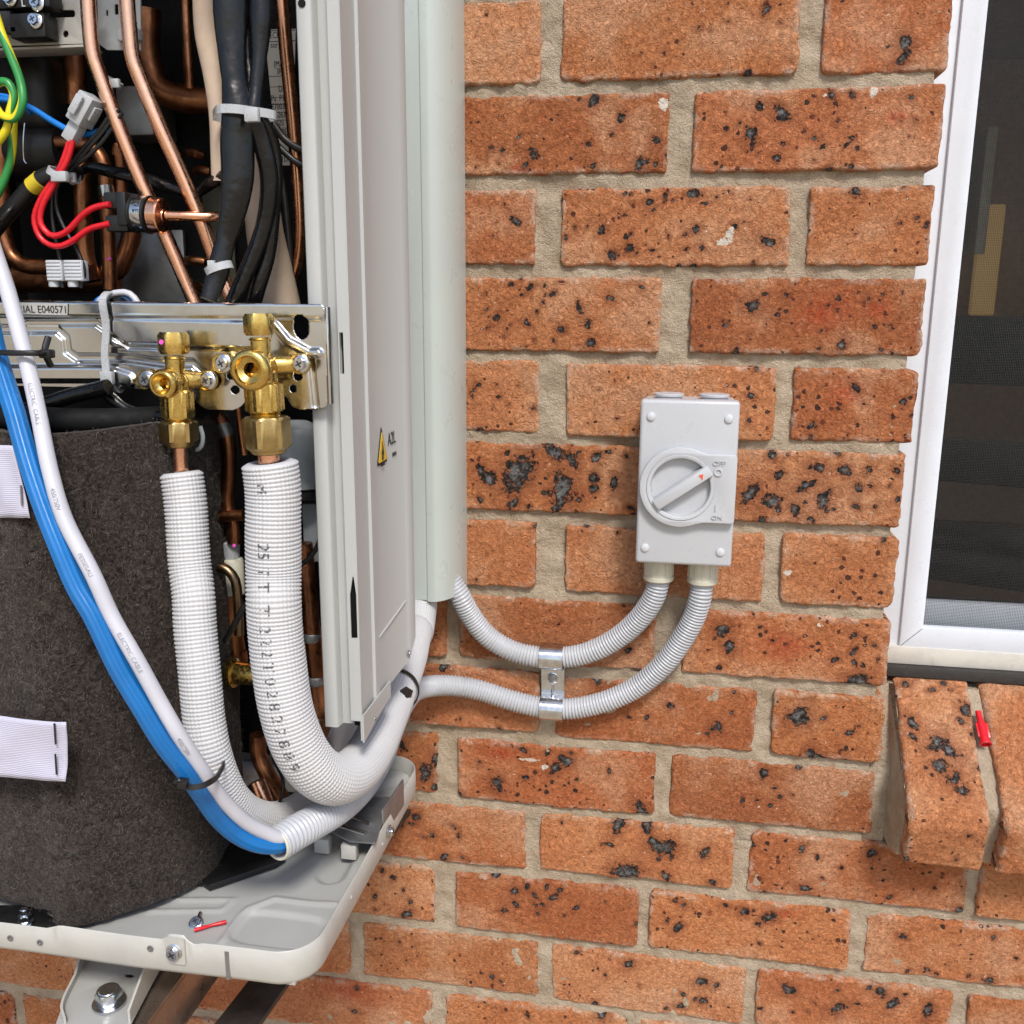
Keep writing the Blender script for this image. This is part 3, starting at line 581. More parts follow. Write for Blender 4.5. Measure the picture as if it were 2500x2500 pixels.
M_sheath = mat('blue_sheath', (.005, .135, .40), .34, var=.12, scale=25, bump=.1)
M_pink = mat('pink_marker', (.85, .10, .55), .5); M_yel = mat('yellow_sticker', (.72, .47, .04), .4, var=.05); M_yelt = mat('yellow_tape', (.65, .50, .03), .5)
M_duct = mat('duct_pvc', (.46, .505, .475), .33, var=.025, scale=9, dirt=.05)
M_cond = mat('grey_conduit', (.43, .445, .475), .38, var=.05, scale=30, dirt=.08)
M_iso = mat('grey_abs', (.455, .47, .495), .33, var=.02, scale=14, bump=.05, bscale=1500)
M_cream = mat('cream_gland', (.56, .54, .44), .42, var=.04)
M_gpl = mat('grey_moulding', (.33, .36, .38), .4, var=.05)
def felt_material():
    t = NT('felt'); v = t.coords(False)
    n = t.noise(v, 170., 5., .8, 2.0); l = t.noise(v, 22., 3.)
    fb = t.n('TexNoise'); mp = t.n('Mapping'); t.link(v, mp.inputs[0]); mp.inputs['Scale'].default_value = (1., 1., .35); t.link(mp.outputs[0], fb.inputs['Vector']); fb.inputs['Scale'].default_value = 420; fb.inputs['Detail'].default_value = 2; fb.inputs['Distortion'].default_value = 4
    c = t.mix(t.smooth(n, .33, .68), (.005, .0038, .0033), (.080, .062, .052)); c = t.mix(t.smooth(l, .35, .7, 0, .35), c, (.030, .018, .014))
    c = t.mix(t.smooth(fb.outputs[0], .62, .72, 0, .8), c, (.17, .16, .155))
    t.set(Base_Color=c, Roughness=1., Specular_IOR_Level=.1, Sheen_Weight=.08, Normal=t.bump(n, .9, .003)); return t.m
M_felt = felt_material()
def foam_material():
    t = NT('white_foam'); v = t.coords(False); t.set(Base_Color=t.mix(t.noise(v, 25., 3.), (.49, .49, .50), (.56, .56, .57)), Roughness=.55, Subsurface_Weight=.0); return t.m
M_foam = foam_material()
def heat_copper():
    t = NT('heat_tinted_copper'); a = t.n('Attribute', attribute_name='heat').outputs['Fac']; v = t.coords()
    w = t.math('ADD', a, t.math('MULTIPLY', t.math('SUBTRACT', t.noise(v, 120., 3.), .5), .16))
    c = t.ramp(w, [(0., (.80, .44, .29)), (.22, (.86, .56, .38)), (.34, (.95, .86, .70)), (.42, (.62, .62, .78)), (.48, (.80, .38, .50)), (.55, (.95, .82, .40)), (.64, (.80, .80, .88)), (.72, (.70, .36, .46)), (.80, (.95, .34, .05)), (1., (.82, .42, .26))])
    t.set(Base_Color=c, Metallic=1., Roughness=t.smooth(t.noise(v, 300., 3.), .3, .7, .18, .34)); return t.m
M_heat = heat_copper()
def stripe_material():
    t = NT('green_yellow_pvc'); a = t.n('Attribute', attribute_name='turn').outputs['Fac']
    t.set(Base_Color=t.mix(t.smooth(a, -.1, .05), (.03, .25, .06), (.72, .62, .02)), Roughness=.35); return t.m
M_gy = stripe_material()
def set_attr(o, name, a):
    q = o.data.attributes.new(name, 'FLOAT', 'POINT'); q.data.foreach_set('value', np.asarray(a, np.float32))

XR = -.076; YP = -.40; ZTOP = .10
unit = thing('outdoor_unit', (-.3, -.37, -.63), 'grey outdoor air conditioner unit with its service cover off', 'air conditioner')
def up(V, x, y, Y): return at(V(x, y), 'y', Y)
def pxm(V, Y, x=600, y=600):  # metres per zoom pixel at that place
    p = up(V, x, y, Y); return (V(1, 0)[0]-V(0, 0)[0])*((p-CAM)@_w)/(F*2500)

# ---- corner post and side panel
xs = [up(V5, x, 900, YP)[0] for x in (80, 160, 168, 232, 240, 300)]
zb1 = up(V4, 1440, 660, YP)[2]; zb2 = up(V4, 1530, 632, YP)[2]
def sheet_poly(pts, zt, zb, th=.0011):
    """vertical folded sheet: pts (x,y) polyline; zb number or list"""
    P = np.array(pts, float); n = len(P); zb = [zb]*n if np.isscalar(zb) else zb
    T = np.gradient(P, axis=0); T /= np.linalg.norm(T, axis=1)[:, None]; Nn = np.stack([-T[:, 1], T[:, 0]], 1)*th
    V = []
    for off in (0, 1):
        for i in range(n): V.append((*(P[i]+Nn[i]*off), zt))
        for i in range(n): V.append((*(P[i]+Nn[i]*off), zb[i]))
    Fs = []
    for i in range(n-1):
        Fs += [(i, n+i, n+i+1, i+1), (2*n+i, 2*n+i+1, 3*n+i+1, 3*n+i), (i, i+1, 2*n+i+1, 2*n+i), (n+i, 3*n+i, 3*n+i+1, n+i+1)]
    Fs += [(0, 2*n, 3*n, n), (n-1, 2*n-1, 4*n-1, 3*n-1)]
    return np.array(V), Fs
post = obj('corner_post', sheet_poly([(xs[0], YP+.025), (xs[0], YP+.001), (xs[0]+.001, YP), (xs[1]-.001, YP), (xs[1], YP+.001), (xs[2], YP+.008), (xs[3], YP+.008), (xs[3]+.0006, YP+.012)], ZTOP, zb1), M_cab, unit, ang=50)
def q(V, x, y): p = up(V, x, y, YP); return (p[0], p[2])
x4 = xs[4]; x5 = xs[5]
s1z = (q(FU, 635, 627)[1], q(FU, 635, 705)[1]); s1 = [(x4+.0008, s1z[0]), (x4+.0034, s1z[0]), (x4+.0034, s1z[1]), (x4+.0008, s1z[1])]
s2 = [q(V3, 1272, 1125), q(V3, 1280, 1127), q(V3, 1302, 1250), q(V3, 1310, 1540), q(V3, 1264, 1540), q(V3, 1254, 1250)]
cxm = lambda s: [(min(max(a, x4+.0007), x5-.0007), b) for a, b in s]
obj('post_face', slab([(x4, zb2), (x5-.0003, zb2), (x5-.0003, ZTOP), (x4, ZTOP)], [cxm(s1), cxm(s2)], .001, (0, YP+.0002, 0)), M_cab, unit, ang=50)
obj('slot_shade_sheet', box((x4+.0003, YP+.006, -.50), (x5-.002, YP+.007, -.20)), M_dark, post, ang=0)  # dark sheet behind the slots, standing in for the shade inside
def pn(V, x, y, X=XR): p = at(V(x, y), 'x', X); return (p[1], p[2])
yr0, yr1, yb = -.365, -.359, -.281
zf = -.506
panel = obj('side_panel', sheet_poly([(XR, -.260), (XR, yb), (XR-.0018, yb-.002), (XR-.0018, yr1+.003), (XR, yr1+.0015), (XR, yr0-.0015), (XR-.0018, yr0-.003), (XR-.0018, YP+.004), (XR, YP+.0025), (XR, YP)],
            ZTOP, [-.482, -.496, -.497, -.4955, -.498, -.4985, -.499, -.506, -.507, -.5085], -.001), M_cab, unit, ang=50)
# pressed crease low on the panel
c0 = pn(V3, 1466, 1535); c1 = pn(V3, 1645, 1285)
obj('pressed_crease', tube([(XR-.0017, *c0), (XR-.0017, *c1)], .0009, 8, 6), M_cab, panel)
obj('corner_flap', sheet_poly([(XR, YP+.001), (XR, -.372), (XR, -.335)], -.49, [-.5105, -.506, -.503], -.0009), M_cab, panel, ang=50)
def scr(name, V, x, y, plane, val, d, r, parent, m=None, off=.0):
    p = at(V(x, y), plane, val); return screw(name, p, d, r, parent, m)
def screw(name, p, d, r, parent, m=None, flange=True):
    d = np.array(d, float); d /= np.linalg.norm(d)
    sc_ = obj(name, join(lathe([(r*1.32, 0), (r*1.35, r*.12), (r*1.15, r*.28), (r*.9, r*.3)], p, d, 28), nut(np.array(p)+d*r*.22, d, r*1.75, r*.75, ch=.3)), m or M_zinc, parent)
    a, b, d = basis(d); th = .5; a, b = a*math.cos(th)+b*math.sin(th), b*math.cos(th)-a*math.sin(th)
    o0 = np.array(p)+d*r*.985; w = r*.11; l = r*.52
    obj('cross_recess', slab([(-l, -w), (-w, -w), (-w, -l), (w, -l), (w, -w), (l, -w), (l, w), (w, w), (w, l), (-w, l), (-w, w), (-l, w)], (), r*.08, o0, a, b), M_ink, sc_, ang=0)
    return sc_
scr('screw', V4, 1752, 342, 'x', XR, (1, 0, 0), .002, panel); scr('screw', V4, 1603, 622, 'x', XR, (1, 0, 0), .0016, panel)
p_ = up(V5, 80, 18, YP); obj('fixing_hole', lathe([(.0024, 0), (.0024, .0003)], (p_[0], YP-.0002, p_[2]), (0, -1, 0), 20), M_dark, post)
# warning sticker
X_ = XR-.0008+.0004
tri = [pn(V3, 1476, 112), pn(V3, 1518, 345), pn(V3, 1450, 385)]
def inset(poly, k): c = np.mean(poly, 0); return [tuple(c+(np.array(p)-c)*k) for p in poly]
XS = XR-.0018
film = [pn(V3, 1437, 95), pn(V3, 1640, 15), pn(V3, 1640, 300), pn(V3, 1450, 400)]
stk = obj('warning_label', slab(rpoly(tri, .002), (), .0004, (XS+.0004, 0, 0), (0, 1, 0), (0, 0, 1)), M_ink, panel, ang=0, label='yellow flame warning triangle sticker reading A2L')
obj('yellow_field', slab(rpoly(inset(tri, .80), .002), (), .0003, (XS+.0008, 0, 0), (0, 1, 0), (0, 0, 1)), M_yel, stk, ang=0)
fc = np.mean(tri, 0); fw = .0042; fh = .0075
fl = [(0, 1.1), (.45, .35), (.62, -.15), (.45, -.6), (0, -.78), (-.45, -.6), (-.6, -.1), (-.35, .3), (-.18, .1), (-.1, .55)]
fi = [(0, .1), (.22, -.25), (.18, -.55), (0, -.62), (-.2, -.5), (-.2, -.2)]
obj('flame_symbol', join(slab([(fc[0]+a*fw, fc[1]-.001+b*fh) for a, b in fl], [[(fc[0]+a*fw, fc[1]-.001+b*fh) for a, b in fi]], .0003, (XS+.0011, 0, 0), (0, 1, 0), (0, 0, 1)), slab([(fc[0]-.004, fc[1]-.0105), (fc[0]+.004, fc[1]-.0105), (fc[0]+.004, fc[1]-.009), (fc[0]-.004, fc[1]-.009)], (), .0003, (XS+.0011, 0, 0), (0, 1, 0), (0, 0, 1))), M_ink, stk, ang=0)
a0 = pn(V3, 1522, 245); a1 = pn(V3, 1580, 215); a2 = pn(V3, 1526, 158)
obj('lettering', join(textmesh('A2L', (a2[1]-a0[1])/.70, (XS+.0005, a0[0], a0[1]), (0, 1, 0), (0, 0, 1), .0001, sx=(a1[0]-a0[0])/((a2[1]-a0[1])/.70*1.85)), textmesh('3P654321-1', .0042, (XS+.0005, *pn(V3, 1552, 318)), (0, 1, 0), (0, 0, 1), .0001, sx=.55)), M_ink, stk, ang=0)

# ---- unseen shell of the cabinet, added to block light and keep the inside dark
obj('back_panel', join(box((-.64, -.262, -.478), (XR-.002, -.258, ZTOP)), box((-.64, -.262, -.60), (-.19, -.258, -.4785))), M_dark, unit, ang=0)
obj('partition', box((-.405, -.48, -.60), (-.401, -.263, ZTOP)), M_dark, unit, ang=0)
obj('top_cover', box((-.64, -.49, ZTOP+.001), (XR-.001, -.262, ZTOP+.012), .003), M_cab, unit)
obj('front_panel', box((-.64, -.494, -.60), (-.40, -.4815, ZTOP), .003), M_cab, unit)

# ---- base tray
TX0, TX1, TY0, TY1 = -.64, -.0785, -.503, -.237
def rrect(x0, x1, y0, y1, r, n=12):
    pts = []
    for cx, cy, a0 in ((x1-r, y0+r, -90), (x1-r, y1-r, 0), (x0+r, y1-r, 90), (x0+r, y0+r, 180)):
        for t in np.linspace(0, 90, n): pts.append((cx+r*math.cos(R(a0+t)), cy+r*math.sin(R(a0+t))))
    out = []
    for i in range(len(pts)):
        a = np.array(pts[i]); b = np.array(pts[(i+1) % len(pts)]); d = np.linalg.norm(b-a); m = max(1, int(d/.003))
        for j in range(m): out.append(tuple(a+(b-a)*j/m))
    return np.array(out)
ZF = -.6205; ZR = -.6035; ZB = -.6285
OL = rrect(TX0, TX1, TY0, TY1, .026)
nO = len(OL); Tn = np.roll(OL, -1, 0)-np.roll(OL, 1, 0); Tn /= np.linalg.norm(Tn, axis=1)[:, None]; No = np.stack([Tn[:, 1], -Tn[:, 0]], 1)
def zrim(x, y):
    z = ZR
    if y < -.495:
        if x < -.248: z -= .0035*min(1, (-.248-x)/.010)
        if -.176 < x < -.158: z += .0045*min(1, (x+.176)/.004, (-.158-x)/.004)
        if -.158 <= x < -.150: z -= .001
    if x > -.085 and -.37 < y < -.30: z += .0
    return z
rows = [(-.0012, lambda z: ZF+.0005), (-.0010, lambda z: ZF+.003), (-.0012, lambda z: z-.0006), (-.0006, lambda z: z), (0., lambda z: z-.0005), (.0003, lambda z: (z+ZB)/2), (.0, lambda z: ZB+.004), (-.0012, lambda z: ZB+.0012), (-.004, lambda z: ZB)]
TV = []
for off, fz in rows:
    for i in range(nO):
        pz = zrim(*OL[i]); TV.append((OL[i][0]+No[i][0]*off, OL[i][1]+No[i][1]*off, fz(pz)+.0006*math.sin(OL[i][0]*40)))
TF = [(a*nO+i, (a+1)*nO+i, (a+1)*nO+(i+1) % nO, a*nO+(i+1) % nO) for a in range(len(rows)-1) for i in range(nO)]
tray = obj('base_tray', (np.array(TV), TF), M_tray_edge, unit, ang=50)
# pressed floor as a relief
def fl_pt(x, y): p = at(V4(x, y), 'z', ZF); return p[0], p[1]
gx = np.arange(TX0+.0012, TX1-.001, .0018); gy = np.arange(TY0+.0012, TY1-.001, .0018)
GX, GY = np.meshgrid(gx, gy)
def sstep(v, a, b): t = np.clip((v-a)/(b-a), 0, 1); return t*t*(3-2*t)
def segd(X, Y, pts):
    d = np.full(X.shape, 9.)
    for (ax, ay), (bx, by) in zip(pts[:-1], pts[1:]):
        t = np.clip(((X-ax)*(bx-ax)+(Y-ay)*(by-ay))/((bx-ax)**2+(by-ay)**2+1e-12), 0, 1); d = np.minimum(d, np.hypot(X-ax-t*(bx-ax), Y-ay-t*(by-ay)))
    return d
Zf = np.full(GX.shape, ZF)
oc = fl_pt(1190, 1525); Zf -= .0025*sstep(((GX-oc[0])/.030)**4+((GY-oc[1])/.0165)**4, 1.35, .75)
Zf += .0016*sstep(segd(GX, GY, [fl_pt(950, 1580), fl_pt(1000, 1510), fl_pt(1060, 1440), fl_pt(1180, 1395), fl_pt(1330, 1415), fl_pt(1440, 1420)]), .0035, .0008)
Zf -= .0045*sstep(segd(GX, GY, [fl_pt(1420, 1290), fl_pt(1500, 1150)]), .013, .006)
Zf += .0012*sstep(segd(GX, GY, [fl_pt(640, 1450), fl_pt(950, 1445), fl_pt(1000, 1400), fl_pt(720, 1400)]), .003, .001)
Zf += .0035*sstep(segd(GX, GY, [fl_pt(1240, 1000), fl_pt(1700, 850)]), .022, .012)
Zf += .0004*fbm(GX*20, GY*20, 4, 2)
# round the floor corners into the rim
I = np.arange(GX.size).reshape(GX.shape); rr = .026
inside = ~(((GX > TX1-rr) & (GY < TY0+rr) & (np.hypot(GX-(TX1-rr), GY-(TY0+rr)) > rr-.0005)) | ((GX > TX1-rr) & (GY > TY1-rr) & (np.hypot(GX-(TX1-rr), GY-(TY1-rr)) > rr-.0005)))
fm = inside[:-1, :-1] & inside[1:, 1:] & inside[:-1, 1:] & inside[1:, :-1]
ff = np.stack([I[:-1, :-1], I[:-1, 1:], I[1:, 1:], I[1:, :-1]], -1)[fm]
obj('pressed_floor', (np.stack([GX.ravel(), GY.ravel(), Zf.ravel()], 1), ff), M_tray, tray, ang=60)
obj('underside', box((TX0+.004, TY0+.004, ZB+.0003), (TX1-.012, TY1-.004, ZB+.003)), M_tray, tray, ang=0)
for x, y in ((45, 1563), (172, 1582), (645, 1608)):
    p = at(V4(x, y), 'y', TY0-.0004); obj('rim_hole', lathe([(.0021, 0), (.0021, .0006), (.0013, .0006), (.0012, -.0001)], p, (0, -1, 0), 18), M_steel, tray)
for x, y in ((1507, 1388), (1640, 1160)):
    p = at(V4(x, y), 'x', TX1+.0004); obj('rim_hole', lathe([(.0013, 0), (.0013, .0004)], p, (1, 0, 0), 14), M_whitep, tray)
p = at(V4(975, 1650), 'y', TY0-.0003); obj('rim_notch', box((p[0]-.0016, TY0-.0005, ZB+.002), (p[0]+.0012, TY0+.0005, ZR-.003)), M_steel, tray, ang=0)
p = at(V4(748, 1622), 'y', TY0-.0012); screw('hex_bolt', p, (0, -1, 0), .0042, tray)
tabp = [at(V4(*c), 'y', TY0-.0016) for c in ((700, 1560), (790, 1570), (796, 1680), (722, 1670))]
obj('fixing_tab', slab(rpoly([(c[0], c[2]) for c in tabp], .0015), (), .001, (0, TY0-.0012, 0)), M_tray_edge, tray)
p = at(V4(1668, 1105), 'x', TX1+.001); screw('hex_bolt', p, (1, 0, 0), .0038, tray)
# steel bracket inside the tray at the back
ZBk = -.6005
bp = [tuple(at(V4(*c), 'z', ZBk)[:2]) for c in ((1412, 1105), (1475, 1040), (1560, 965), (1672, 960), (1640, 1060), (1612, 1158), (1500, 1150))]
brk = obj('rear_bracket', slab(bp, (), .0014, (0, 0, ZBk), (1, 0, 0), (0, 1, 0)), M_steel, unit)
e0 = np.array(at(V4(1640, 1062), 'z', ZBk)); e1 = np.array(at(V4(1728, 925), 'z', ZBk))
obj('bracket_upstand', join(box((0, -.0008, -.014), (np.linalg.norm(e1[:2]-e0[:2]), .0008, .009), .0004, M=Matrix.Translation(e0) @ Matrix.Rotation(math.atan2(e1[1]-e0[1], e1[0]-e0[0]), 4, 'Z'))), M_steel, brk)
for (a, b) in (((1500, 1040), (1590, 1075)), ((1460, 1085), (1570, 1120))):
    obj('pressed_rib', tube([at(V4(*a), 'z', ZBk+.0008), at(V4(*b), 'z', ZBk+.0008)], .0026, 12, 8), M_galv, brk)
for a in ((1385, 1140), (1500, 1165)):
    p = at(V4(*a), 'z', ZBk-.008); obj('bracket_tab', box(p+np.array([-.006, -.004, -.01]), p+np.array([.006, .004, .002]), .001), M_tray_edge, brk)

# ---- valve plate
YV = -.4075
def vq(x, y): p = up(V2, x, y, YV); return np.array([p[0], p[2]])
out = [(-260, 120), (1922, 148), (1930, 762), (1765, 778), (1712, 755), (1690, 700), (1662, 690), (1460, 690), (1440, 745), (1385, 780), (1215, 778), (1150, 735), (1140, 664), (830, 655), (240, 640), (-260, 630)]
outw = rpoly([tuple(vq(*p)) for p in out], [.001, .003, .003, .006, .006, .004, .002, .002, .006, .008, .008, .006, .003, .004, .001, .001], 6)
holes = [(1778, 285, 46, 68), (1360, 575, 22, 18), (1385, 657, 24, 22), (1757, 575, 24, 24), (1727, 650, 20, 20)]
res = .0005; ow = np.array(outw); px0, pz0 = ow.min(0); px1, pz1 = ow.max(0)
PX, PZ = np.meshgrid(np.arange(px0, px1+res, res), np.arange(pz0, pz1+res, res))
def inpoly(X, Z, poly):
    c = np.zeros(X.shape, bool); m = len(poly)
    for i in range(m):
        (xa, za), (xb, zb) = poly[i], poly[i-1]
        c ^= ((za > Z) != (zb > Z)) & (X < (xb-xa)*(Z-za)/(zb-za+1e-12)+xa)
    return c
IN = inpoly(PX, PZ, outw)
k_ = pxm(V2, YV, 1000, 500)
for hx, hy, rx, ry in holes:
    c = vq(hx, hy); IN &= ((PX-c[0])/(rx*k_))**2+((PZ-c[1])/(ry*k_))**2 > 1
W2 = lambda pts: [tuple(vq(*p)) for p in pts]
Hh = np.zeros(PX.shape)
Hh += .0030*sstep(segd(PX, PZ, W2([(-260, 172), (1900, 190)])), 62*k_, 28*k_)                               # rolled top flange
Hh += .0032*sstep(segd(PX, PZ, W2([(700, 310), (1500, 330)])), 105*k_, 60*k_)                                 # raised field behind the valves
Hh -= .0022*sstep(segd(PX, PZ, W2([(150, 262), (560, 262), (660, 330), (760, 395), (960, 400)])), 26*k_, 8*k_)
Hh -= .0026*sstep(segd(PX, PZ, W2([(-200, 300), (330, 300), (385, 350), (395, 430), (450, 470), (740, 470), (960, 500), (1130, 500), (1200, 560)])), 34*k_, 10*k_)
Hh += .0026*sstep(segd(PX, PZ, W2([(-200, 560), (640, 560), (760, 600)])), 60*k_, 26*k_)
Hh += .0026*sstep(segd(PX, PZ, W2([(1600, 250), (1700, 370), (1830, 440), (1880, 440)])), 34*k_, 10*k_)
Hh -= .0020*sstep(segd(PX, PZ, W2([(1830, 470), (1860, 750)])), 26*k_, 8*k_)
I = np.arange(PX.size).reshape(PX.shape); cell = IN[:-1, :-1] & IN[1:, 1:] & IN[:-1, 1:] & IN[1:, :-1]
ff = np.stack([I[:-1, :-1], I[:-1, 1:], I[1:, 1:], I[1:, :-1]], -1)[cell]
use = np.unique(ff); rm = np.full(PX.size, -1); rm[use] = np.arange(len(use))
pv = np.stack([PX.ravel(), YV-Hh.ravel(), PZ.ravel()], 1)[use]
plate = obj('valve_plate', (pv, rm[ff]), M_galv, unit, ang=70)
md = plate.modifiers.new('sol', 'SOLIDIFY'); md.thickness = .0012; md.offset = -1
# folded right-hand end of the plate
e = vq(1926, 148); e2 = vq(1930, 762)
obj('plate_return', box((e[0]-.0012, YV, e2[1]+.002), (e[0]+.0002, YV+.006, e[1]-.002), .0004), M_galv, plate)
sl_ = [vq(95, 140), vq(420, 148), vq(418, 216), vq(95, 208)]
st_ = obj('serial_label', slab([tuple(p) for p in sl_], (), .0004, (0, YV-.0036, 0)), mat('silver_label', (.50, .49, .47), .45, .3), plate, ang=0)
obj('lettering', textmesh('SERIAL E040571', .0067, (vq(82, 196)[0], YV-.0040, vq(82, 200)[1]), (1, 0, 0), (0, 0, 1), .0001, sx=.93), M_ink, st_, ang=0)
for x, y, r in ((868, 595, 44), (1226, 600, 44), (1318, 500, 44), (1774, 502, 44)):
    p = up(V2, x, y, YV-.010); screw('screw', p, (0, -1, 0), r*k_*.86, plate)
p = up(V2, 1862, 268, YP-.002); screw('screw', p, (0, -1, 0), .0037, post)
obj('screw_plate', slab([tuple(vq(1800, 215)), tuple(vq(1918, 215)), tuple(vq(1918, 345)), tuple(vq(1800, 345))], (), .001, (0, YP-.0012, 0)), M_steel, plate)

def valve(cx, cn_, ycap, yneck, yport, rport, yb0, yb1, yn0, yn1, wcap, wneck, wbody, wnut, ears, rp, ypipe, label, mark):
    Yv = -.428
    def w(x, y): return up(V2, x, y, Yv)
    k = pxm(V2, Yv, cx, yport)
    zc = [w(cx, y)[2] for y in (ycap[0], ycap[1], yneck[1], yb0, yb1, yn0, yn1, ypipe)]
    X = w(cx, yport)[0]; Y = Yv; xa_ = w(cx, ycap[0])[0]; xb2 = w(cn_, yn1)[0]; ax_ = np.array([(xa_-xb2)/(zc[0]-zc[6]), 0, 1.]); P = lambda z: (xb2+(z-zc[6])*ax_[0], Y, z)
    v = obj('service_valve', lathe([(wbody*k*.40, 0), (wbody*k*.5, .0012), (wbody*k*.5, zc[3]-zc[4]-.001), (wbody*k*.42, zc[3]-zc[4]), (wbody*k*.42, zc[3]-zc[4]+.006), (wneck*k*.5, zc[3]-zc[4]+.010), (wneck*k*.5, zc[2]-zc[4]), (wneck*k*.5, zc[1]-zc[4]-.001)], P(zc[4]), ax_, 40), M_brass, unit, label=label)
    obj('valve_cap', nut(P(zc[1]), ax_, wcap*k*.90, zc[0]-zc[1]), M_brass, v)
    obj('cap_ring', lathe([(wneck*k*.56, 0), (wneck*k*.60, .0006), (wneck*k*.56, .0013)], P(zc[1]-.003), ax_, 32), M_brass, v)
    # forward port with a bored mouth
    cp = w(cx+0, yport); rk = rport*k
    obj('port', lathe([(rk*.80, -.012), (rk*.86, .0), (rk*1.0, .004), (rk*1.0, .0075), (rk*.93, .0095), (rk*.80, .0105), (rk*.68, .0105), (rk*.62, .0085), (rk*.36, .0065), (rk*.32, -.004), (0.0002, -.004)], (X, Y-.004, cp[2]), (0, -1, 0), 44), M_brass, v)
    obj('port_bore', lathe([(rk*.30, 0), (rk*.30, .0005)], (X, Y-.004-.0005, cp[2]), (0, -1, 0), 24), M_dark, v)
    for ex, ey in ears:
        ep = up(V2, ex, ey, YV-.004); a = np.array([X, Y+.008, cp[2]+.001])
        obj('mounting_ear', join(tube([a, a*.5+ep*.5, ep+np.array([0, .001, 0])], .004, 14, 14, rf=lambda t: .0072*(1-t)+.0046*t), lathe([(.0062, 0), (.0066, .001), (.0066, .005), (.006, .006)], ep+np.array([0, .002, 0]), (0, -1, 0), 24)), M_brass, v)
    obj('body_hexagon', nut(P(zc[4]+.001), ax_, wbody*k*.97, (zc[3]-zc[4])*.92, ch=.05), M_brass, v)
    obj('thread', lathe([(wbody*k*.40, 0)]+[(wbody*k*(.44 if i % 2 else .40), .0008*(i+.5)) for i in range(6)], P(zc[5]-.001), ax_, 32), M_brass, v)
    obj('flare_nut', join(nut(P(zc[6]+.0035), ax_, wnut*k*.885, zc[5]-zc[6]-.0035, ch=.07), lathe([(wnut*k*.30, 0), (wnut*k*.36, .0008), (wnut*k*.40, .0035), (wnut*k*.40, .005)], P(zc[6]), ax_, 36)), M_brassd, v)
    obj('pipe_stub', lathe([(rp, 0), (rp, zc[6]-zc[7]+.012)], P(zc[7]-.006), ax_, 28), M_cop, v)
    mp = w(*mark); obj('paint_dot', lathe([(.0016, 0), (.0014, .0003)], (mp[0], Y-wcap*k*.452, mp[2]), (0, -1, 0), 14), M_pink, v)
    return P(zc[7])[0], Y, zc
vs = valve(1020, 1060, (315, 445), (450, 548), 612, 88, 655, 832, 838, 992, 172, 112, 172, 222, ((868, 595), (1226, 600)), .0047, 1135, 'smaller brass service valve with hexagon cap', (992, 372))
vb = valve(1522, 1583, (206, 335), (338, 410), 532, 122, 610, 792, 812, 1032, 172, 112, 205, 280, ((1318, 500), (1774, 502)), .0071, 1085, 'larger brass service valve with hexagon cap', (1526, 262))

# ---- felt jacket round the compressor
def felt(path, z0, z1, seed, name, parent):
    P = spline([(a, b, 0) for a, b in path], 110); n = len(P); nz = 110
    T = np.gradient(P, axis=0); T /= np.linalg.norm(T, axis=1)[:, None]; Nf = np.stack([T[:, 1], -T[:, 0], T[:, 2]*0], 1)
    s = np.linspace(0, plen(P), n); zz = np.linspace(0, 1, nz)
    V = []
    SS, ZZ = np.meshgrid(s, zz)
    D = fbm(SS*14, ZZ*2.2, seed, 2)*.007 + fbm(SS*90, ZZ*30, seed+2, 3)*.0016
    zlo = z0 + fbm(s*30, s*0, seed+4, 2)*.004; zhi = z1 + fbm(s*20, s*0+3, seed+5, 2)*.006
    Zc = zlo[None, :]+(zhi-zlo)[None, :]*ZZ
    A = P[None]+Nf[None]*D[..., None]; A = A.copy(); A[..., 2] = Zc
    B = P[None]+Nf[None]*(D-.007)[..., None]; B = B.copy(); B[..., 2] = Zc
    V = np.vstack([A.reshape(-1, 3), B.reshape(-1, 3)]); I = np.arange(n*nz).reshape(nz, n); off = n*nz
    f1 = np.stack([I[:-1, :-1], I[:-1, 1:], I[1:, 1:], I[1:, :-1]], -1).reshape(-1, 4); f2 = f1[:, ::-1]+off
    ring = np.r_[I[0, :-1], I[:-1, -1], I[-1, :0:-1], I[:0:-1, 0]]; r2 = np.roll(ring, -1)
    f3 = np.stack([r2, ring, ring+off, r2+off], 1)
    return obj(name, (V, np.vstack([f1, f2, f3])), M_felt, parent, ang=60)
ZFE = -.614
felt([(-.405, -.452), (-.35, -.468), (-.309, -.478), (-.262, -.484), (-.240, -.478)], ZFE+.004, -.286, 11, 'felt_jacket', unit)
jk = felt([(-.2665, -.4895), (-.258, -.4925), (-.241, -.486), (-.214, -.461), (-.194, -.434), (-.1865, -.415), (-.188, -.385), (-.20, -.33)], ZFE, -.283, 23, 'felt_jacket', unit)
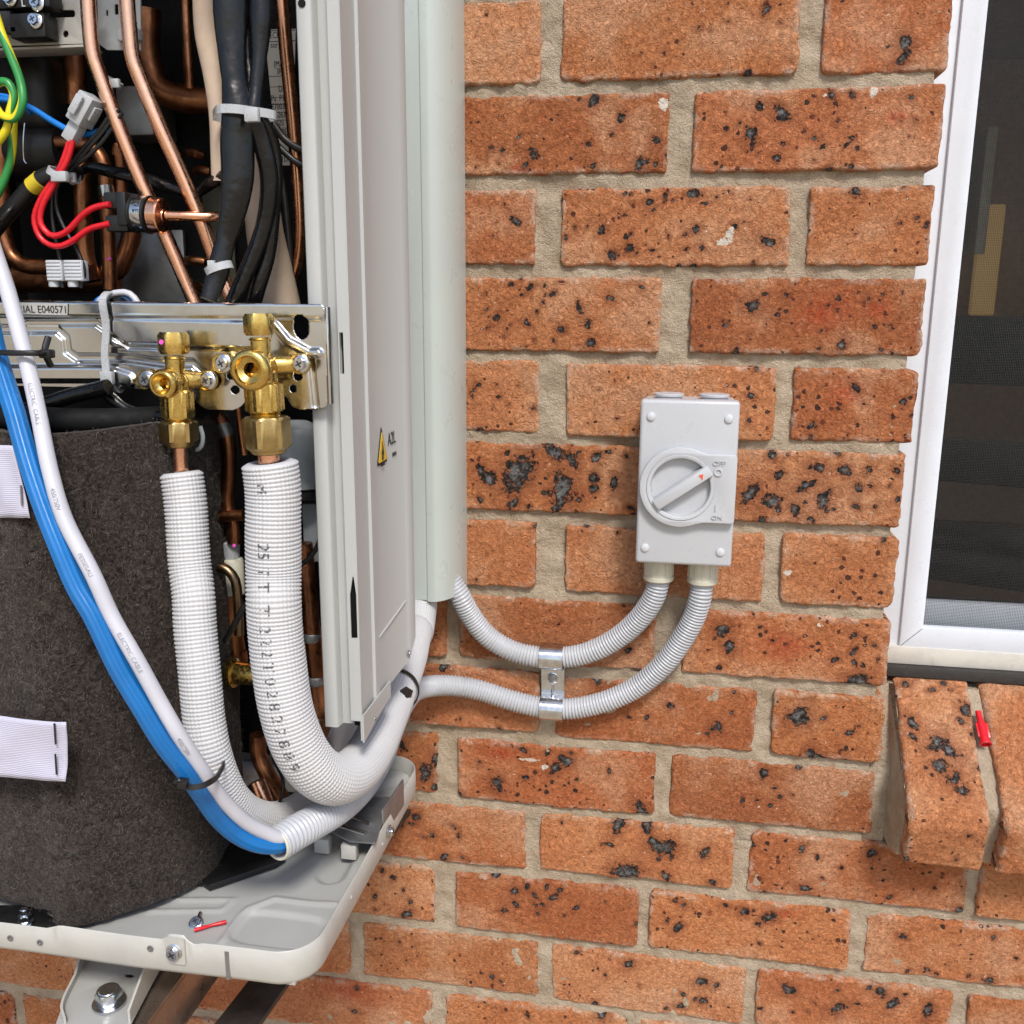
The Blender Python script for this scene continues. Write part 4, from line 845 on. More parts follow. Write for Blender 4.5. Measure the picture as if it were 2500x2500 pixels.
def fibres(src, n, seed):
    me = src.data; V0 = np.zeros(len(me.vertices)*3); me.vertices.foreach_get('co', V0); V0 = V0.reshape(-1, 3)+np.array(WO[src]); V0 = V0[:len(V0)//2]
    rs = np.random.RandomState(seed); V = []; Fs = []
    for i in rs.randint(0, len(V0), n):
        p = V0[i]+rs.normal(0, .0015, 3)*np.array([1, .0, 1]); a = rs.rand()*6.28; L = .0012+.004*rs.rand()**2; cv_ = rs.normal(0, .3)
        for j in range(4):
            t = j/3-.5; th_ = a+cv_*t*2; d = np.array([math.cos(th_), 0, math.sin(th_)])*L*t; w_ = np.array([-math.sin(th_), 0, math.cos(th_)])*.00007
            o_ = np.array([0, -.0006-.0008*(1-abs(2*t))*rs.rand(), 0]); V += [p+d+o_-w_, p+d+o_+w_]
        b0 = len(V)-8; Fs += [(b0+2*q_, b0+2*q_+1, b0+2*q_+3, b0+2*q_+2) for q_ in range(3)]
    return tag(obj('felt_fibres', (np.array(V), Fs), M_fib, src, ang=0), kind='stuff')
M_fib = mat('felt_fibre', (.12, .10, .09), .9, var=.6, scale=200)
for q_ in [o for o in unit.children if o.name.startswith('felt_jacket')]: fibres(q_, 12000, 5)
obj('compressor', lathe([(.05, 0), (.080, .01), (.084, .03), (.084, .28), (.078, .30), (.06, .315), (.02, .32)], (-.285, -.375, ZFE), (0, 0, 1), 40), M_dark, unit)
# black foot rail of the compressor with its bolt
fp = [tuple(at(V4(*c), 'z', -.6165)[:2]) for c in ((-200, 1440), (120, 1440), (245, 1500), (262, 1528), (150, 1520), (0, 1508), (-200, 1490))]
obj('compressor_foot', slab(fp, (), .006, (0, 0, -.6165), (1, 0, 0), (0, 1, 0), .001), M_blackm, unit)
fp2 = [tuple(at(V4(*c), 'z', -.6165)[:2]) for c in ((880, 1332), (1180, 1215), (1215, 1228), (1180, 1250), (900, 1345))]
obj('felt_base_rail', slab(fp2, (), .005, (0, 0, -.6165), (1, 0, 0), (0, 1, 0), .001), M_blackm, unit)
fp3 = fp2[:3][::-1]+[]; obj('dark_gap_plate', slab([fp2[0], fp2[2], (-.135, -.30), (-.40, -.275), (-.40, -.44), (-.28, -.44)], (), .0035, (0, 0, -.6160), (1, 0, 0), (0, 1, 0)), M_dark, unit)  # dark sheet added to fill the black gap behind the rail
p = at(V4(110, 1500), 'z', -.6130); obj('foot_bolt', join(lathe([(.0052, 0), (.0056, .0008), (.0052, .0016)], p, (0, 0, 1), 28), nut(p+np.array([0, 0, .0016]), (0, 0, 1), .0075, .005), lathe([(.0026, .006), (.0026, .0105), (.002, .011)], p, (0, 0, 1), 18)), M_zinc, unit)
# white tags stapled to the felt
def tagsheet(px, Y, name, seed, label):
    c = [at(V4(*p), 'y', Y) for p in px]; n = 24; m = 14; V = []
    for j in range(m):
        for i in range(n):
            u = i/(n-1); v = j/(m-1); p = (c[0]*(1-u)+c[1]*u)*(1-v)+(c[3]*(1-u)+c[2]*u)*v
            w = fbm(u*3, v*2, seed, 2); V.append((p[0], p[1]-.0012+.003*w-.0025*u*u, p[2]+.0012*vnoise(u*6+j*.2, v*3, seed+3)*(u > .93)))
    Fs = [(j*n+i, (j+1)*n+i, (j+1)*n+i+1, j*n+i+1) for j in range(m-1) for i in range(n-1)]
    o = obj(name, (np.array(V), Fs), M_tag, unit, ang=60, label=label); md = o.modifiers.new('s', 'SOLIDIFY'); md.thickness = .0006; return o
tt = NT('woven_white_tape'); v_ = tt.coords(False); wv_ = tt.n('TexWave'); tt.link(v_, wv_.inputs[0]); wv_.inputs['Scale'].default_value = 260; wv_.bands_direction = 'Z'
tt.set(Base_Color=(.50, .49, .60, 1), Roughness=.75, Normal=tt.bump(wv_.outputs[0], .35, .0006)); M_tag = tt.m
t1 = tagsheet([(-160, 600), (300, 630), (298, 880), (-160, 860)], -.5015, 'cloth_tag', 4, 'lower white cloth tag stapled to the felt')
for x, y in ((236, 688), (240, 818)):
    p = at(V4(x, y), 'y', -.5065); obj('staple', tube([p+np.array([-.0003, 0, -.0085*.8]), p+np.array([.0003, 0, .0085*.8])], .0006, 8, 4), M_ink, t1)
t2 = tagsheet([(-160, -555), (70, -552), (150, -245), (-160, -240)], -.4935, 'cloth_tag', 9, 'upper white cloth tag half hidden by the blue cable')
p = at(V4(92, -335), 'y', -.4985); obj('staple', tube([p+np.array([-.0003, 0, -.006]), p+np.array([.0003, 0, .006])], .0006, 8, 4), M_steel, t2)

# ---- pipework and wiring inside, above the plate
def T1(name, pts, r, m, Y=None, V=V1, k=16, parent=unit, label=None, rf=None):
    P = [up(V, p[0], p[1], p[2] if len(p) > 2 else Y) for p in pts]
    return obj(name, tube(P, r, k, rf=rf), m, parent, label=label)
def heat_pipe(pts, label):
    P = spline([up(V1, x, y, Y) for x, y, Y in pts], 160); k = 22
    o = obj('copper_pipe', tube(P, .0047, k, raw=True), M_heat, unit, label=label)
    z0 = up(V1, 530, 20, -.395)[2]; z1 = up(V1, 560, 440, -.395)[2]
    h = np.clip((z0-P[:, 2])/(z0-z1), 0, 1); set_attr(o, 'heat', np.repeat(h, k))
heat_pipe([(525, -150, -.398), (540, 130, -.398), (562, 330, -.398), (605, 460, -.397), (700, 720, -.395), (850, 1090, -.39), (1000, 1420, -.385), (1160, 1790, -.38), (1230, 1950, -.38)], 'left of the two bright copper pipes, heat tinted near its top')
heat_pipe([(758, -150, -.398), (780, 150, -.398), (805, 360, -.398), (850, 480, -.397), (960, 750, -.395), (1100, 1060, -.39), (1230, 1370, -.385), (1330, 1640, -.38), (1400, 1800, -.38)], 'right of the two bright copper pipes, heat tinted near its top')
T1('copper_pipe', [(1700, -80), (1730, 300), (1770, 700), (1802, 1100), (1815, 1400), (1795, 1600), (1740, 1750), (1700, 1900)], .0046, mat('brown_copper', (.50, .22, .11), .26, 1., var=.2, scale=30), -.345, label='brown copper pipe close to the corner post')
T1('copper_pipe', [(445, 230), (452, 450), (455, 640)], .0083, M_copd, -.315)
T1('copper_pipe', [(225, 862), (450, 868), (560, 893), (628, 985), (642, 1100), (650, 1300), (662, 1600), (665, 1750)], .0052, M_copd, -.335)
T1('copper_pipe', [(500, 960), (505, 1300), (520, 1560), (560, 1700)], .0066, M_copd, -.318)
T1('copper_pipe', [(18, 860), (16, 1200), (30, 1440), (80, 1560), (160, 1608), (290, 1615), (560, 1645)], .0056, M_copd, -.34)
T1('copper_pipe', [(716, 870), (735, 1050), (738, 1230)], .0042, M_copd, -.33)
T1('copper_pipe', [(890, 60), (900, 380), (975, 540), (1150, 605), (1400, 612)], .0098, M_copd, -.296)
T1('copper_pipe', [(1120, -80), (1135, 300), (1150, 540)], .0038, M_copd, -.30)
T1('copper_pipe', [(640, 1640), (700, 1640), (760, 1540), (800, 1380), (780, 1280)], .0072, M_copd, -.305)
T1('copper_pipe', [(100, 1690), (400, 1690), (700, 1700)], .010, M_copd, -.30)
for y_, x0_, x1_ in ((930, 1120, 1230), (1035, 1180, 1300), (1580, 1120, 1260), (1730, 1140, 1230)):
    T1('return_bend', [(x0_, y_, -.28), (x0_+40, y_-6, -.30), (x1_-30, y_+4, -.30), (x1_, y_+14, -.28)], .0032, M_copd)
T1('solder_joint', [(640, 1125, -.335), (652, 1190, -.335)], .0058, M_galv)
T1('solder_joint', [(716, 890, -.33), (716, 940, -.33)], .0048, M_copd)
pd = up(V1, 660, 1565, -.342); obj('paint_mark', lathe([(.0016, 0), (.0014, .0003)], pd, (0, -1, 0), 14), M_pink, unit)
# black accumulator, dark block and grey inner sheet
obj('accumulator', lathe([(.010, 0), (.017, .003), (.020, .010), (.020, .055), (.017, .062), (.008, .066)], up(V1, -60, 930, -.325), (1, 0, .02), 36), M_blackm, unit)
bx0 = up(V1, -80, 840, -.32); bx1 = up(V1, 390, 330, -.32)
obj('compressor_cover', box((bx0[0], -.345, bx0[2]), (bx1[0], -.30, bx1[2]), .012, 4), M_blackm, unit)
T1('hose_clip', [(150, 745, -.349), (142, 850, -.350), (150, 980, -.349), (162, 990, -.349)], .0006, M_zinc, k=8)
g0 = up(V1, 720, 1830, -.275); g1 = up(V1, 1110, 1390, -.275); obj('inner_sheet', box((g0[0], -.277, g0[2]), (g1[0], -.273, g1[2]), .001), M_steel, unit)
g0 = up(V1, 1000, 2000, -.283); g1 = up(V1, 1340, 1080, -.283); obj('inner_sheet', box((g0[0]+.03, -.268, g0[2]), (g1[0], -.265, g1[2]), .001), mat('olive_sheet', (.10, .095, .06), .5, .4), unit)
g0 = up(V1, 740, 830, -.30); g1 = up(V1, 930, 520, -.30); obj('control_box', box((g0[0], -.305, g0[2]), (g1[0], -.27, g1[2]), .002), M_steel, unit)
# mounting brackets at the top left
bq = lambda pts, Y: [tuple(up(V1, x, y, Y)[[0, 2]]) for x, y in pts]
Yb1 = -.383; Yb2 = -.372
b1 = obj('terminal_bracket', slab(bq([(-300, -150), (490, -150), (522, 262), (-300, 285)], Yb1), [rpoly(bq([(292, 62), (458, 58), (462, 108), (296, 112)], Yb1), .0035), bq(oval(400, 207, 20, 24), Yb1)], .0014, (0, Yb1, 0), bev=.0003), M_tray_edge, unit)
e_ = up(V1, -300, 285, Yb1); e2_ = up(V1, 522, 262, Yb1); obj('bracket_fold', box((e_[0], Yb1-.0006, e2_[2]-.0022), (e2_[0], Yb1+.018, e2_[2]-.0006), .0004), M_tray_edge, b1)
b2 = obj('side_bracket', slab(bq([(590, -150), (848, -150), (852, 305), (650, 300), (600, 262)], Yb2), [bq([(692, 24), (720, 24), (722, 92), (694, 92)], Yb2), bq([(706, 180), (732, 180), (734, 246), (708, 246)], Yb2), bq([(640, 60), (658, 60), (660, 100), (642, 100)], Yb2)], .0014, (0, Yb2, 0), bev=.0003), M_cab, unit)
c0_ = up(V1, 722, 256, Yb2-.004); c1_ = up(V1, 850, 178, Yb2-.004); obj('wire_clip', box((c0_[0], Yb2-.007, c0_[2]), (c1_[0], Yb2-.001, c1_[2]), .001), M_nylon, b2)
tbk = obj('terminal_block', join(*[box(up(V1, x0, y1, -.40), up(V1, x1, y0, -.40)+np.array([0, .014, 0]), .0012) for x0, x1, y0, y1 in ((-120, 292, -60, 60), (-120, 60, 60, 180), (60, 262, 70, 232), (30, 100, 150, 205))]), M_blackm, unit)
for x, y in ((60, -8), (225, 20), (215, 125)):
    screw('terminal_screw', up(V1, x, y, -.401), (0, -1, .1), .0036, tbk, M_zinc)
obj('terminal_marking', textmesh('L', .006, up(V1, 130, 40, -.4006), (1, 0, 0), (0, 0, 1)), M_whitep, tbk, ang=0)
# green-yellow earth wires, blue wire
def striped(pts, r, Y, ph):
    P = spline([up(V1, x, y, yy) for x, y, yy in pts], 150); k = 16
    o = obj('earth_wire', tube(P, r, k, raw=True), M_gy, unit); a = np.linspace(0, 2*np.pi, k, endpoint=False)
    s = np.linspace(0, 1, len(P))[:, None]; set_attr(o, 'turn', np.cos(a[None]+ph+s*5).ravel())
striped([(-40, 40, -.41), (10, 200, -.412), (70, 350, -.412), (125, 500, -.412), (135, 620, -.414), (85, 715, -.414), (15, 700, -.414), (-30, 640, -.41)], .0026, 0, 0)
striped([(-60, 560, -.408), (-10, 500, -.408), (45, 500, -.408), (82, 570, -.408), (60, 680, -.41), (40, 780, -.41), (-30, 880, -.41)], .0026, 0, 1)
striped([(82, 640, -.40), (80, 760, -.40), (70, 930, -.40), (25, 1090, -.40), (-40, 1220, -.40)], .0026, 0, 2)
T1('wire', [(-40, 595), (80, 612), (200, 660), (320, 735), (430, 792), (530, 812), (640, 780)], .0020, M_blue, -.392, label='thin blue wire beside the white connector')
T1('wire', [(-40, 570), (60, 588), (140, 640), (190, 690)], .0014, M_blue, -.388)
# white plug and red sensor leads
pa = up(V1, 420, 850, -.402); pb = up(V1, 560, 590, -.402); dr = pb-pa; Lp = np.linalg.norm(dr)
Mx = Matrix.Translation(pa) @ dr_rot if False else Matrix.Translation(Vector(pa)) @ Vector(dr).to_track_quat('Z', 'Y').to_matrix().to_4x4()
plug = obj('wire_connector', join(box((-.0042, -.004, 0), (.0042, .004, Lp*.42), .0006, M=Mx), box((-.0075, -.0055, Lp*.40), (.0075, .0055, Lp*1.02), .001, M=Mx), box((-.0105, -.001, Lp*.55), (-.0080, .004, Lp*.95), .0006, M=Mx), box((.0080, -.001, Lp*.35), (.0100, .004, Lp*.8), .0006, M=Mx), box((-.004, -.0075, Lp*.6), (.004, -.0055, Lp*.9), .0005, M=Mx)), M_nylon, unit, label='translucent white plug joining the red leads')
rw = ([(422, 850), (395, 940), (335, 1075), (250, 1200), (208, 1330), (250, 1445), (340, 1490), (430, 1462), (540, 1385), (665, 1352)], [(440, 850), (410, 960), (330, 1110), (255, 1250), (245, 1350), (310, 1425), (395, 1405), (500, 1300), (570, 1255), (665, 1235)])
for i, w_ in enumerate(rw): T1('sensor_lead', w_, .00195, M_red, -.4035-.002*i, label='lower red lead of the pressure switch' if i == 0 else 'upper red lead of the pressure switch')
for w_ in ([(700, 640), (600, 790), (500, 900), (400, 1030), (330, 1120), (312, 1260), (330, 1420), (365, 1580), (378, 1740)], [(720, 660), (620, 800), (520, 915), (420, 1030), (345, 1130), (340, 1250), (400, 1400), (470, 1520), (510, 1640), (490, 1740)], [(740, 680), (640, 830), (560, 920), (470, 990), (400, 1040)]):
    T1('wire', w_, .0013, M_blackm, -.397, k=10)
for x0, x1 in ((284, 366), (392, 488)):
    lo = up(V1, x0, 1700, -.40); hi = up(V1, x1, 1572, -.40); kk = (hi[2]-lo[2])/6
    cn = obj('plug', box(lo, hi+np.array([0, .008, 0]), .0007), M_whitep, unit)
    obj('plug_ribs', join(*[box((lo[0]+.0006, lo[1]-.0006, lo[2]+kk*(i+.25)), (hi[0]-.0006, lo[1]+.001, lo[2]+kk*(i+.8)), .0002) for i in range(6)]), M_whitep, cn)
    c_ = up(V1, (x0+x1)/2+6, 1735, -.396); obj('plug_boss', lathe([(.0034, 0), (.0036, .001), (.0036, .0042)], c_, (0, 0, 1), 20), M_whitep, cn)
# pressure switch
ax = np.array([1, .0, -.09]); ax /= np.linalg.norm(ax); kk = pxm(V1, -.397, 850, 1300)
c_ = lambda x: up(V1, x, 1292+(x-830)*.06, -.397)
psw = obj('pressure_switch', lathe([(104*kk, 0), (112*kk, .001), (112*kk, 22*kk), (105*kk, 24*kk), (105*kk, 92*kk), (112*kk, 95*kk), (112*kk, 112*kk), (100*kk, 114*kk)], c_(812), ax, 40), M_blackm, unit)
obj('foil_label', lathe([(107*kk, 0), (107.5*kk, .0001), (107.5*kk, 64*kk), (107*kk, 64.2*kk)], c_(838), ax, 40), M_galv, psw)
obj('copper_head', lathe([(95*kk, 0), (103*kk, .0008), (103*kk, 62*kk), (97*kk, 70*kk), (40*kk, 76*kk), (38*kk, 82*kk), (28*kk, 84*kk)], c_(922), ax, 40), M_cop, psw)
tx = ('H06', 'ACB', 'R32'); 
for i, s_ in enumerate(tx): obj('lettering', textmesh(s_, .0036, c_(850)+np.array([.001, -107.9*kk*.985, .0085-.0045*i]), (1, 0, 0), (0, .12*(1-i), 1), .0001, sx=.75), M_ink, psw, ang=0)
obj('switch_terminals', join(box(c_(668)+np.array([0, -.007, .0015]), c_(800)+np.array([0, .005, .0125]), .001), box(c_(668)+np.array([0, -.007, -.0125]), c_(800)+np.array([0, .005, -.0015]), .001), box(c_(755)+np.array([0, -.010, -.0085]), c_(815)+np.array([0, .006, .0125]), .001)), M_blackm, psw)
T1('capillary_pipe', [(1005, 1303, -.397), (1160, 1307, -.394), (1330, 1312, -.385), (1500, 1320, -.35)], .0030, M_cop)
# black sleeves of cable tied together
def sleeve(pts, Yo, label, flat=.55, m=M_black, parent=None):
    P = spline([up(V1, x, y, Y) for x, y, w, Y in pts], 220); wd_ = np.array([p[2] for p in pts], float)*kk/2
    s0 = np.linspace(0, 1, len(pts)); T, N, B = frames(P); n = len(P); c = circ(26); V = []
    for i in range(n):
        wdt = np.interp(i/(n-1), s0, wd_); t = T[i]; vd = P[i]-CAM; vd /= np.linalg.norm(vd); a = np.cross(t, vd); a /= np.linalg.norm(a); b = np.cross(a, t)
        th = np.arctan2(c[:, 1], c[:, 0]); wr = 1+.05*np.array([vnoise(i*.05+Yo, q_*1.6, 3) for q_ in th])
        V.append(P[i]+np.outer(c[:, 0]*wdt*wr, a)+np.outer(c[:, 1]*wdt*flat*wr, b))
    V = np.vstack(V); Fs = [(i*26+j, i*26+(j+1) % 26, (i+1)*26+(j+1) % 26, (i+1)*26+j) for i in range(n-1) for j in range(26)]
    Fs += [tuple(range(25, -1, -1)), tuple((n-1)*26+j for j in range(26))]
    return obj('cable_sleeve', (V, Fs), m, unit, label=label)
sleeve([(1395, -120, 200, -.405), (1400, 250, 195, -.407), (1425, 550, 160, -.410), (1440, 690, 140, -.411), (1435, 850, 180, -.411), (1435, 1080, 190, -.412), (1415, 1250, 185, -.413), (1365, 1450, 150, -.415), (1325, 1610, 112, -.418), (1300, 1700, 130, -.420), (1262, 1815, 100, -.424)], 1., 'wide flat black sleeve ending in a cut tip over the metal plate')
sleeve([(1580, -120, 120, -.400), (1570, 300, 130, -.402), (1545, 560, 90, -.406), (1535, 690, 75, -.408), (1580, 850, 100, -.404), (1625, 1050, 110, -.40), (1620, 1250, 105, -.398), (1570, 1450, 100, -.398), (1490, 1650, 100, -.40), (1400, 1850, 100, -.402), (1380, 1900, 90, -.40)], 2., 'black sleeve curving down left behind the metal plate', .8)
sleeve([(1480, -120, 140, -.395), (1490, 300, 150, -.397), (1530, 600, 90, -.402), (1560, 690, 75, -.404), (1640, 850, 90, -.395), (1670, 1050, 80, -.392), (1650, 1300, 85, -.392), (1620, 1550, 85, -.392), (1560, 1750, 90, -.393), (1520, 1900, 90, -.39)], 3., 'rear black sleeve nearest the corner post', .8)
sleeve([(455, 1060, 40, -.372), (540, 1015, 70, -.374), (700, 1045, 80, -.374), (900, 1090, 78, -.374), (1060, 1145, 78, -.374), (1180, 1170, 50, -.376), (1270, 1110, 74, -.38), (1380, 1050, 70, -.385)], 4., 'black sleeve sagging across behind the copper pipes', .7)
cv = T1('sensor_cable', [(-60, 1420, -.39), (0, 1345, -.392), (90, 1245, -.395), (190, 1135, -.396), (270, 1072, -.397), (380, 1050, -.395), (460, 1050, -.38)], .0056, M_blackm)
T1('yellow_band', [(196, 1130, -.396), (250, 1086, -.397)], .0060, M_yelt, parent=cv)
T1('wire', [(1660, 760), (1720, 840), (1790, 890), (1860, 920)], .0026, M_blackm, -.35); T1('wire', [(1640, 840), (1720, 920), (1800, 985), (1870, 1010)], .0022, M_blackm, -.352)
T1('wire', [(1690, 1000), (1720, 1200), (1750, 1500), (1770, 1750)], .002, M_blackm, -.35)
T1('foam_sleeve', [(1235, -120), (1250, 200), (1300, 450), (1335, 690), (1345, 930), (1350, 1100)], .0075, M_foamc, -.378, label='cream foam wrap behind the black sleeves', k=20)
T1('foam_sleeve', [(1545, 880, -.36), (1575, 1150, -.36), (1605, 1420, -.358), (1650, 1640, -.355), (1690, 1850, -.35)], .0135, M_foamc, label='thick cream foam pipe wrap low behind the sleeves', k=24, rf=lambda t: .0100+.0045*t)
# rating plate on the back
rp_ = obj('rating_label', slab(bq([(1600, 180), (1790, 175), (1765, 1000), (1680, 1000)], -.29), (), .0008, (0, -.29, 0)), M_paper, unit, ang=0)
tl_ = []
for x, y, s_ in ((1632, 232, 'ECE'), (1636, 290, 'sor'), (1655, 405, '(MA'), (1672, 448, '3P'), (1684, 555, 'DF'), (1640, 612, 'Pa  P1'), (1642, 662, 'E7003'), (1646, 712, '04263'), (1652, 760, '2025'), (1688, 815, '3PE'), (1690, 980, '-1D')):
    tl_.append(textmesh(s_, .0058, up(V1, x, y, -.2906), (1, 0, 0), (0, 0, 1), .0001, sx=.72))
for y in (185, 250, 460, 525, 590, 632, 680, 728, 775): tl_.append(box(up(V1, 1625, y, -.2906), up(V1, 1785, y-2, -.2906)+np.array([0, .0002, 0])))
obj('lettering', join(*tl_), M_ink, rp_, ang=0)
# coil of spare wire behind the plate
for i, m in enumerate((M_blue, M_whitec, M_blue, M_whitec)):
    T1('wire', [(560+20*i, 1870), (600+16*i, 1812-6*i), (670+14*i, 1785-5*i), (740+14*i, 1790-5*i), (790+14*i, 1830), (820+10*i, 1900)], .0021, m, -.397-.002*i, k=12)
T1('wire', [(2, 1340, -.41), (60, 1270, -.40), (150, 1170, -.399)], .0018, M_blackm)

# ---- pipework below the plate
def T2(name, pts, r, m, Y, **kw): return T1(name, pts, r, m, Y, V=V2, **kw)
T2('copper_pipe', [(1200, 690), (1270, 800), (1318, 870), (1345, 960), (1350, 1150), (1342, 1340), (1375, 1440), (1382, 1560)], .0052, M_copd, -.352)
T2('solder_joint', [(1312, 855), (1340, 930)], .0057, M_steel, -.352)
T2('copper_pipe', [(930, 1424), (1100, 1412), (1300, 1402), (1440, 1396)], .0042, M_copd, -.360)
T2('copper_pipe', [(1400, 740), (1420, 900), (1440, 1040)], .0026, M_copd, -.36)
T2('copper_pipe', [(1240, 1700), (1320, 1706), (1380, 1765), (1402, 1880), (1410, 2100)], .0036, mat('bronze_pipe', (.26, .18, .11), .35, 1.), -.372)
T2('copper_pipe', [(1225, 1600), (1270, 1700), (1300, 1800)], .005, M_copd, -.345)
c_ = up(V2, 1378, 1860, -.347); kk2 = pxm(V2, -.347, 1378, 1700)
cv = obj('expansion_valve', lathe([(62*kk2, 0), (68*kk2, .001), (68*kk2, 205*kk2), (62*kk2, 218*kk2), (50*kk2, 222*kk2)], c_, (0, 0, 1), 32), M_cream, unit)
obj('valve_cap', lathe([(46*kk2, 0), (50*kk2, 40*kk2), (56*kk2, 100*kk2), (50*kk2, 102*kk2)], c_+np.array([0, 0, 220*kk2]), (0, 0, 1), 28), M_nylon, cv)
obj('paint_mark', lathe([(.0014, 0), (.0012, .0003)], up(V2, 1380, 1575, -.362), (0, -1, 0), 12), M_pink, cv)
c_ = up(V2, 1760, 1255, -.335)
obj('fan_motor', join(lathe([(.020, 0), (.021, .001), (.0215, .034), (.017, .044), (.009, .048)], c_+np.array([0, 0, .004]), (0, 0, 1), 36)), M_gpl, unit)
obj('motor_base', lathe([(.0215, 0), (.0225, .001), (.0225, .006)], c_+np.array([0, 0, -.003]), (0, 0, 1), 32), M_blackm, unit)
lo = up(V2, 1790, 1670, -.33); hi = up(V2, 1900, 1330, -.33); obj('junction_box', box(lo, hi+np.array([.01, .02, 0]), .002), M_gpl, unit)
T2('wire', [(1900, 1450), (1880, 1560), (1830, 1640), (1770, 1690), (1700, 1720)], .0018, M_blackm, -.375)
for pts, r in (([(945, 900), (955, 1010), (975, 1200), (1000, 1480), (1022, 1700), (1032, 1850), (1045, 2030), (1040, 2060)], .0062),):
    P = [up(V3, x, y, -.345) for x, y in pts]; o_ = obj('copper_pipe', tube(P, r, 18), M_copd, unit)
    for a, b in ((3, .03), (5, .5)):
        p = up(V3, *[(1000, 1560), (1030, 1850)][a == 5], -.345); obj('solder_joint', lathe([(.0064, 0), (.0069, .001), (.0069, .006), (.0064, .007)], p, (0, 0, 1), 24), M_steel, o_)
p = up(V4, 975, 425, -.37); obj('brass_fitting', join(lathe([(.0105, 0), (.011, .001), (.011, .006), (.0085, .007), (.0085, .036)], p, (1, 0, .04), 32)), M_brass, unit)
obj('rubber_grommet', lathe([(.008, 0), (.0125, .001), (.0125, .007), (.008, .008)], p+np.array([-.006, 0, 0]), (1, 0, .04), 28), M_blackm, unit)
T1('copper_pipe', [(985, 90, -.35), (990, 200, -.35), (1010, 330, -.35), (1020, 420, -.352)], .0075, M_copd, V=V4)
T1('copper_pipe', [(1035, 330, -.35), (1045, 420, -.35)], .004, M_copd, V=V4)
T1('copper_pipe', [(1105, 690, -.36), (1110, 780, -.36), (1140, 850, -.362), (1190, 930, -.36), (1230, 1000, -.36)], .0062, M_copd, V=V4)
T1('cut_copper_pipe', [(1100, 890, -.385), (1140, 990, -.388), (1155, 1030, -.388)], .0062, M_cop, V=V4)
T1('wire', [(1170, 790, -.37), (1215, 900, -.39), (1200, 980, -.395), (1140, 1025, -.395)], .0013, M_blackm, V=V4, k=10)
T1('wire', [(1050, 130, -.39), (1010, 210, -.39), (965, 290, -.385)], .0022, M_blackm, V=V4)
T2('wire', [(-60, 800), (150, 780), (400, 700), (640, 640)], .0052, M_black, -.43); T2('wire', [(640, 690), (740, 770), (850, 805), (1000, 820)], .0040, M_black, -.42)
T2('hose_clip', [(1180, 870), (1196, 940), (1180, 1000), (1130, 1015)], .0015, M_gpl, -.40, k=10)
fo = [up(V2, x, y, -.44) for x, y in ((-80, 790), (960, 830))]
obj('foam_collar', tube([(-.40, -.43, -.282), (-.30, -.445, -.282), (-.235, -.437, -.284), (-.20, -.41, -.284), (-.195, -.36, -.284)], .008, 14), M_dark, unit)

# ================================================================== FIELD WORK: duct, conduit, isolator, pipes, cables
# ---- vertical cover duct on the wall
duct = thing('cover_duct', (-.125, -.03, -.515), 'pale grey-green plastic cover duct running up the brick wall', 'duct')
ZD = -.5155
base_p = [(-.178, -.001), (-.178, -.050), (-.172, -.0565), (-.150, -.0585), (-.1205, -.0590), (-.1190, -.0575), (-.1190, -.055)]
obj('duct_base', sheet_poly(base_p, .45, ZD, -.0018), M_duct, duct, ang=40)
arc = [(-.1178, -.0570), (-.1172, -.0605)] + [(-.1145+.0235*math.sin(t)**1.0*1.0, -.0612+.0+.056*(1-math.cos(t))) for t in np.linspace(.12, 1.5, 16)] + [(-.0909, -.001)]
obj('duct_cover', sheet_poly(arc, .45, ZD-.001, -.0018), M_duct, duct, ang=40)
tf = NT('clear_film'); tf.set(Base_Color=(.85, .88, .88, 1), Roughness=.15, Alpha=.22)
obj('film_edge', box((-.0908, -.004, ZD+.002), (-.0896, -.0015, .45)), tf.m, duct, ang=0)

# ---- corrugated conduits
def corrugated(name, P, r, m, parent=None, pitch=.0036, amp=.0009, k=28, label=None, cat=None, group=None):
    L = plen(P); n = int(L/pitch*5); Q = spline(P, n) if len(P) < 60 else P
    c = circ(k); prof_ = np.array([-1, -.25, .8, 1., .35])
    o = obj(name, sweep(Q, lambda i: c*(r+amp*prof_[i % 5]), True), m, parent, ang=0)
    o.data.polygons.foreach_set('use_smooth', [True]*len(o.data.polygons)); tag(o, label, cat, group); return o, Q
YC = -.0125; rc = .0111
p1c = [(-.108, -.030, ZD+.07), (-.108, -.030, ZD+.03)] + pathpx(V6, [(352, 1130, -.028), (400, 1220, -.022), (490, 1330, -.016), (610, 1400, YC), (720, 1428, YC), (810, 1434, YC), (930, 1425, YC), (1050, 1385, YC-.001), (1170, 1310, -.016), (1260, 1220, -.022), (1315, 1130, -.028), (1335, 1060, -.030), (1340, 1010, -.030)])
corrugated('conduit', p1c, rc, M_cond, label='upper grey corrugated conduit from the duct to the isolator', cat='conduit', group='conduits on the wall')
p2c = pathpx(V4, [(1186, 1162, -.452), (1260, 1115, -.437), (1350, 1065, -.415), (1450, 1005, -.385), (1540, 925, -.34), (1620, 810, -.27), (1690, 640, -.17), (1738, 545, -.10)]) + pathpx(V6, [(140, 1592, -.052), (220, 1575, -.030), (330, 1575, -.018), (450, 1597, YC), (600, 1645, YC), (720, 1675, YC), (810, 1687, YC), (930, 1685, YC), (1080, 1650, YC), (1230, 1580, YC), (1360, 1470, -.016), (1450, 1350, -.021), (1515, 1230, -.026), (1545, 1130, -.030), (1553, 1060, -.030), (1556, 1020, -.030)])
P2 = spline(p2c, 60); L2 = plen(P2)
Q2 = spline(p2c, int(L2/.0036*5)); c28 = circ(28); pr5 = np.array([-1, -.25, .8, 1., .35])
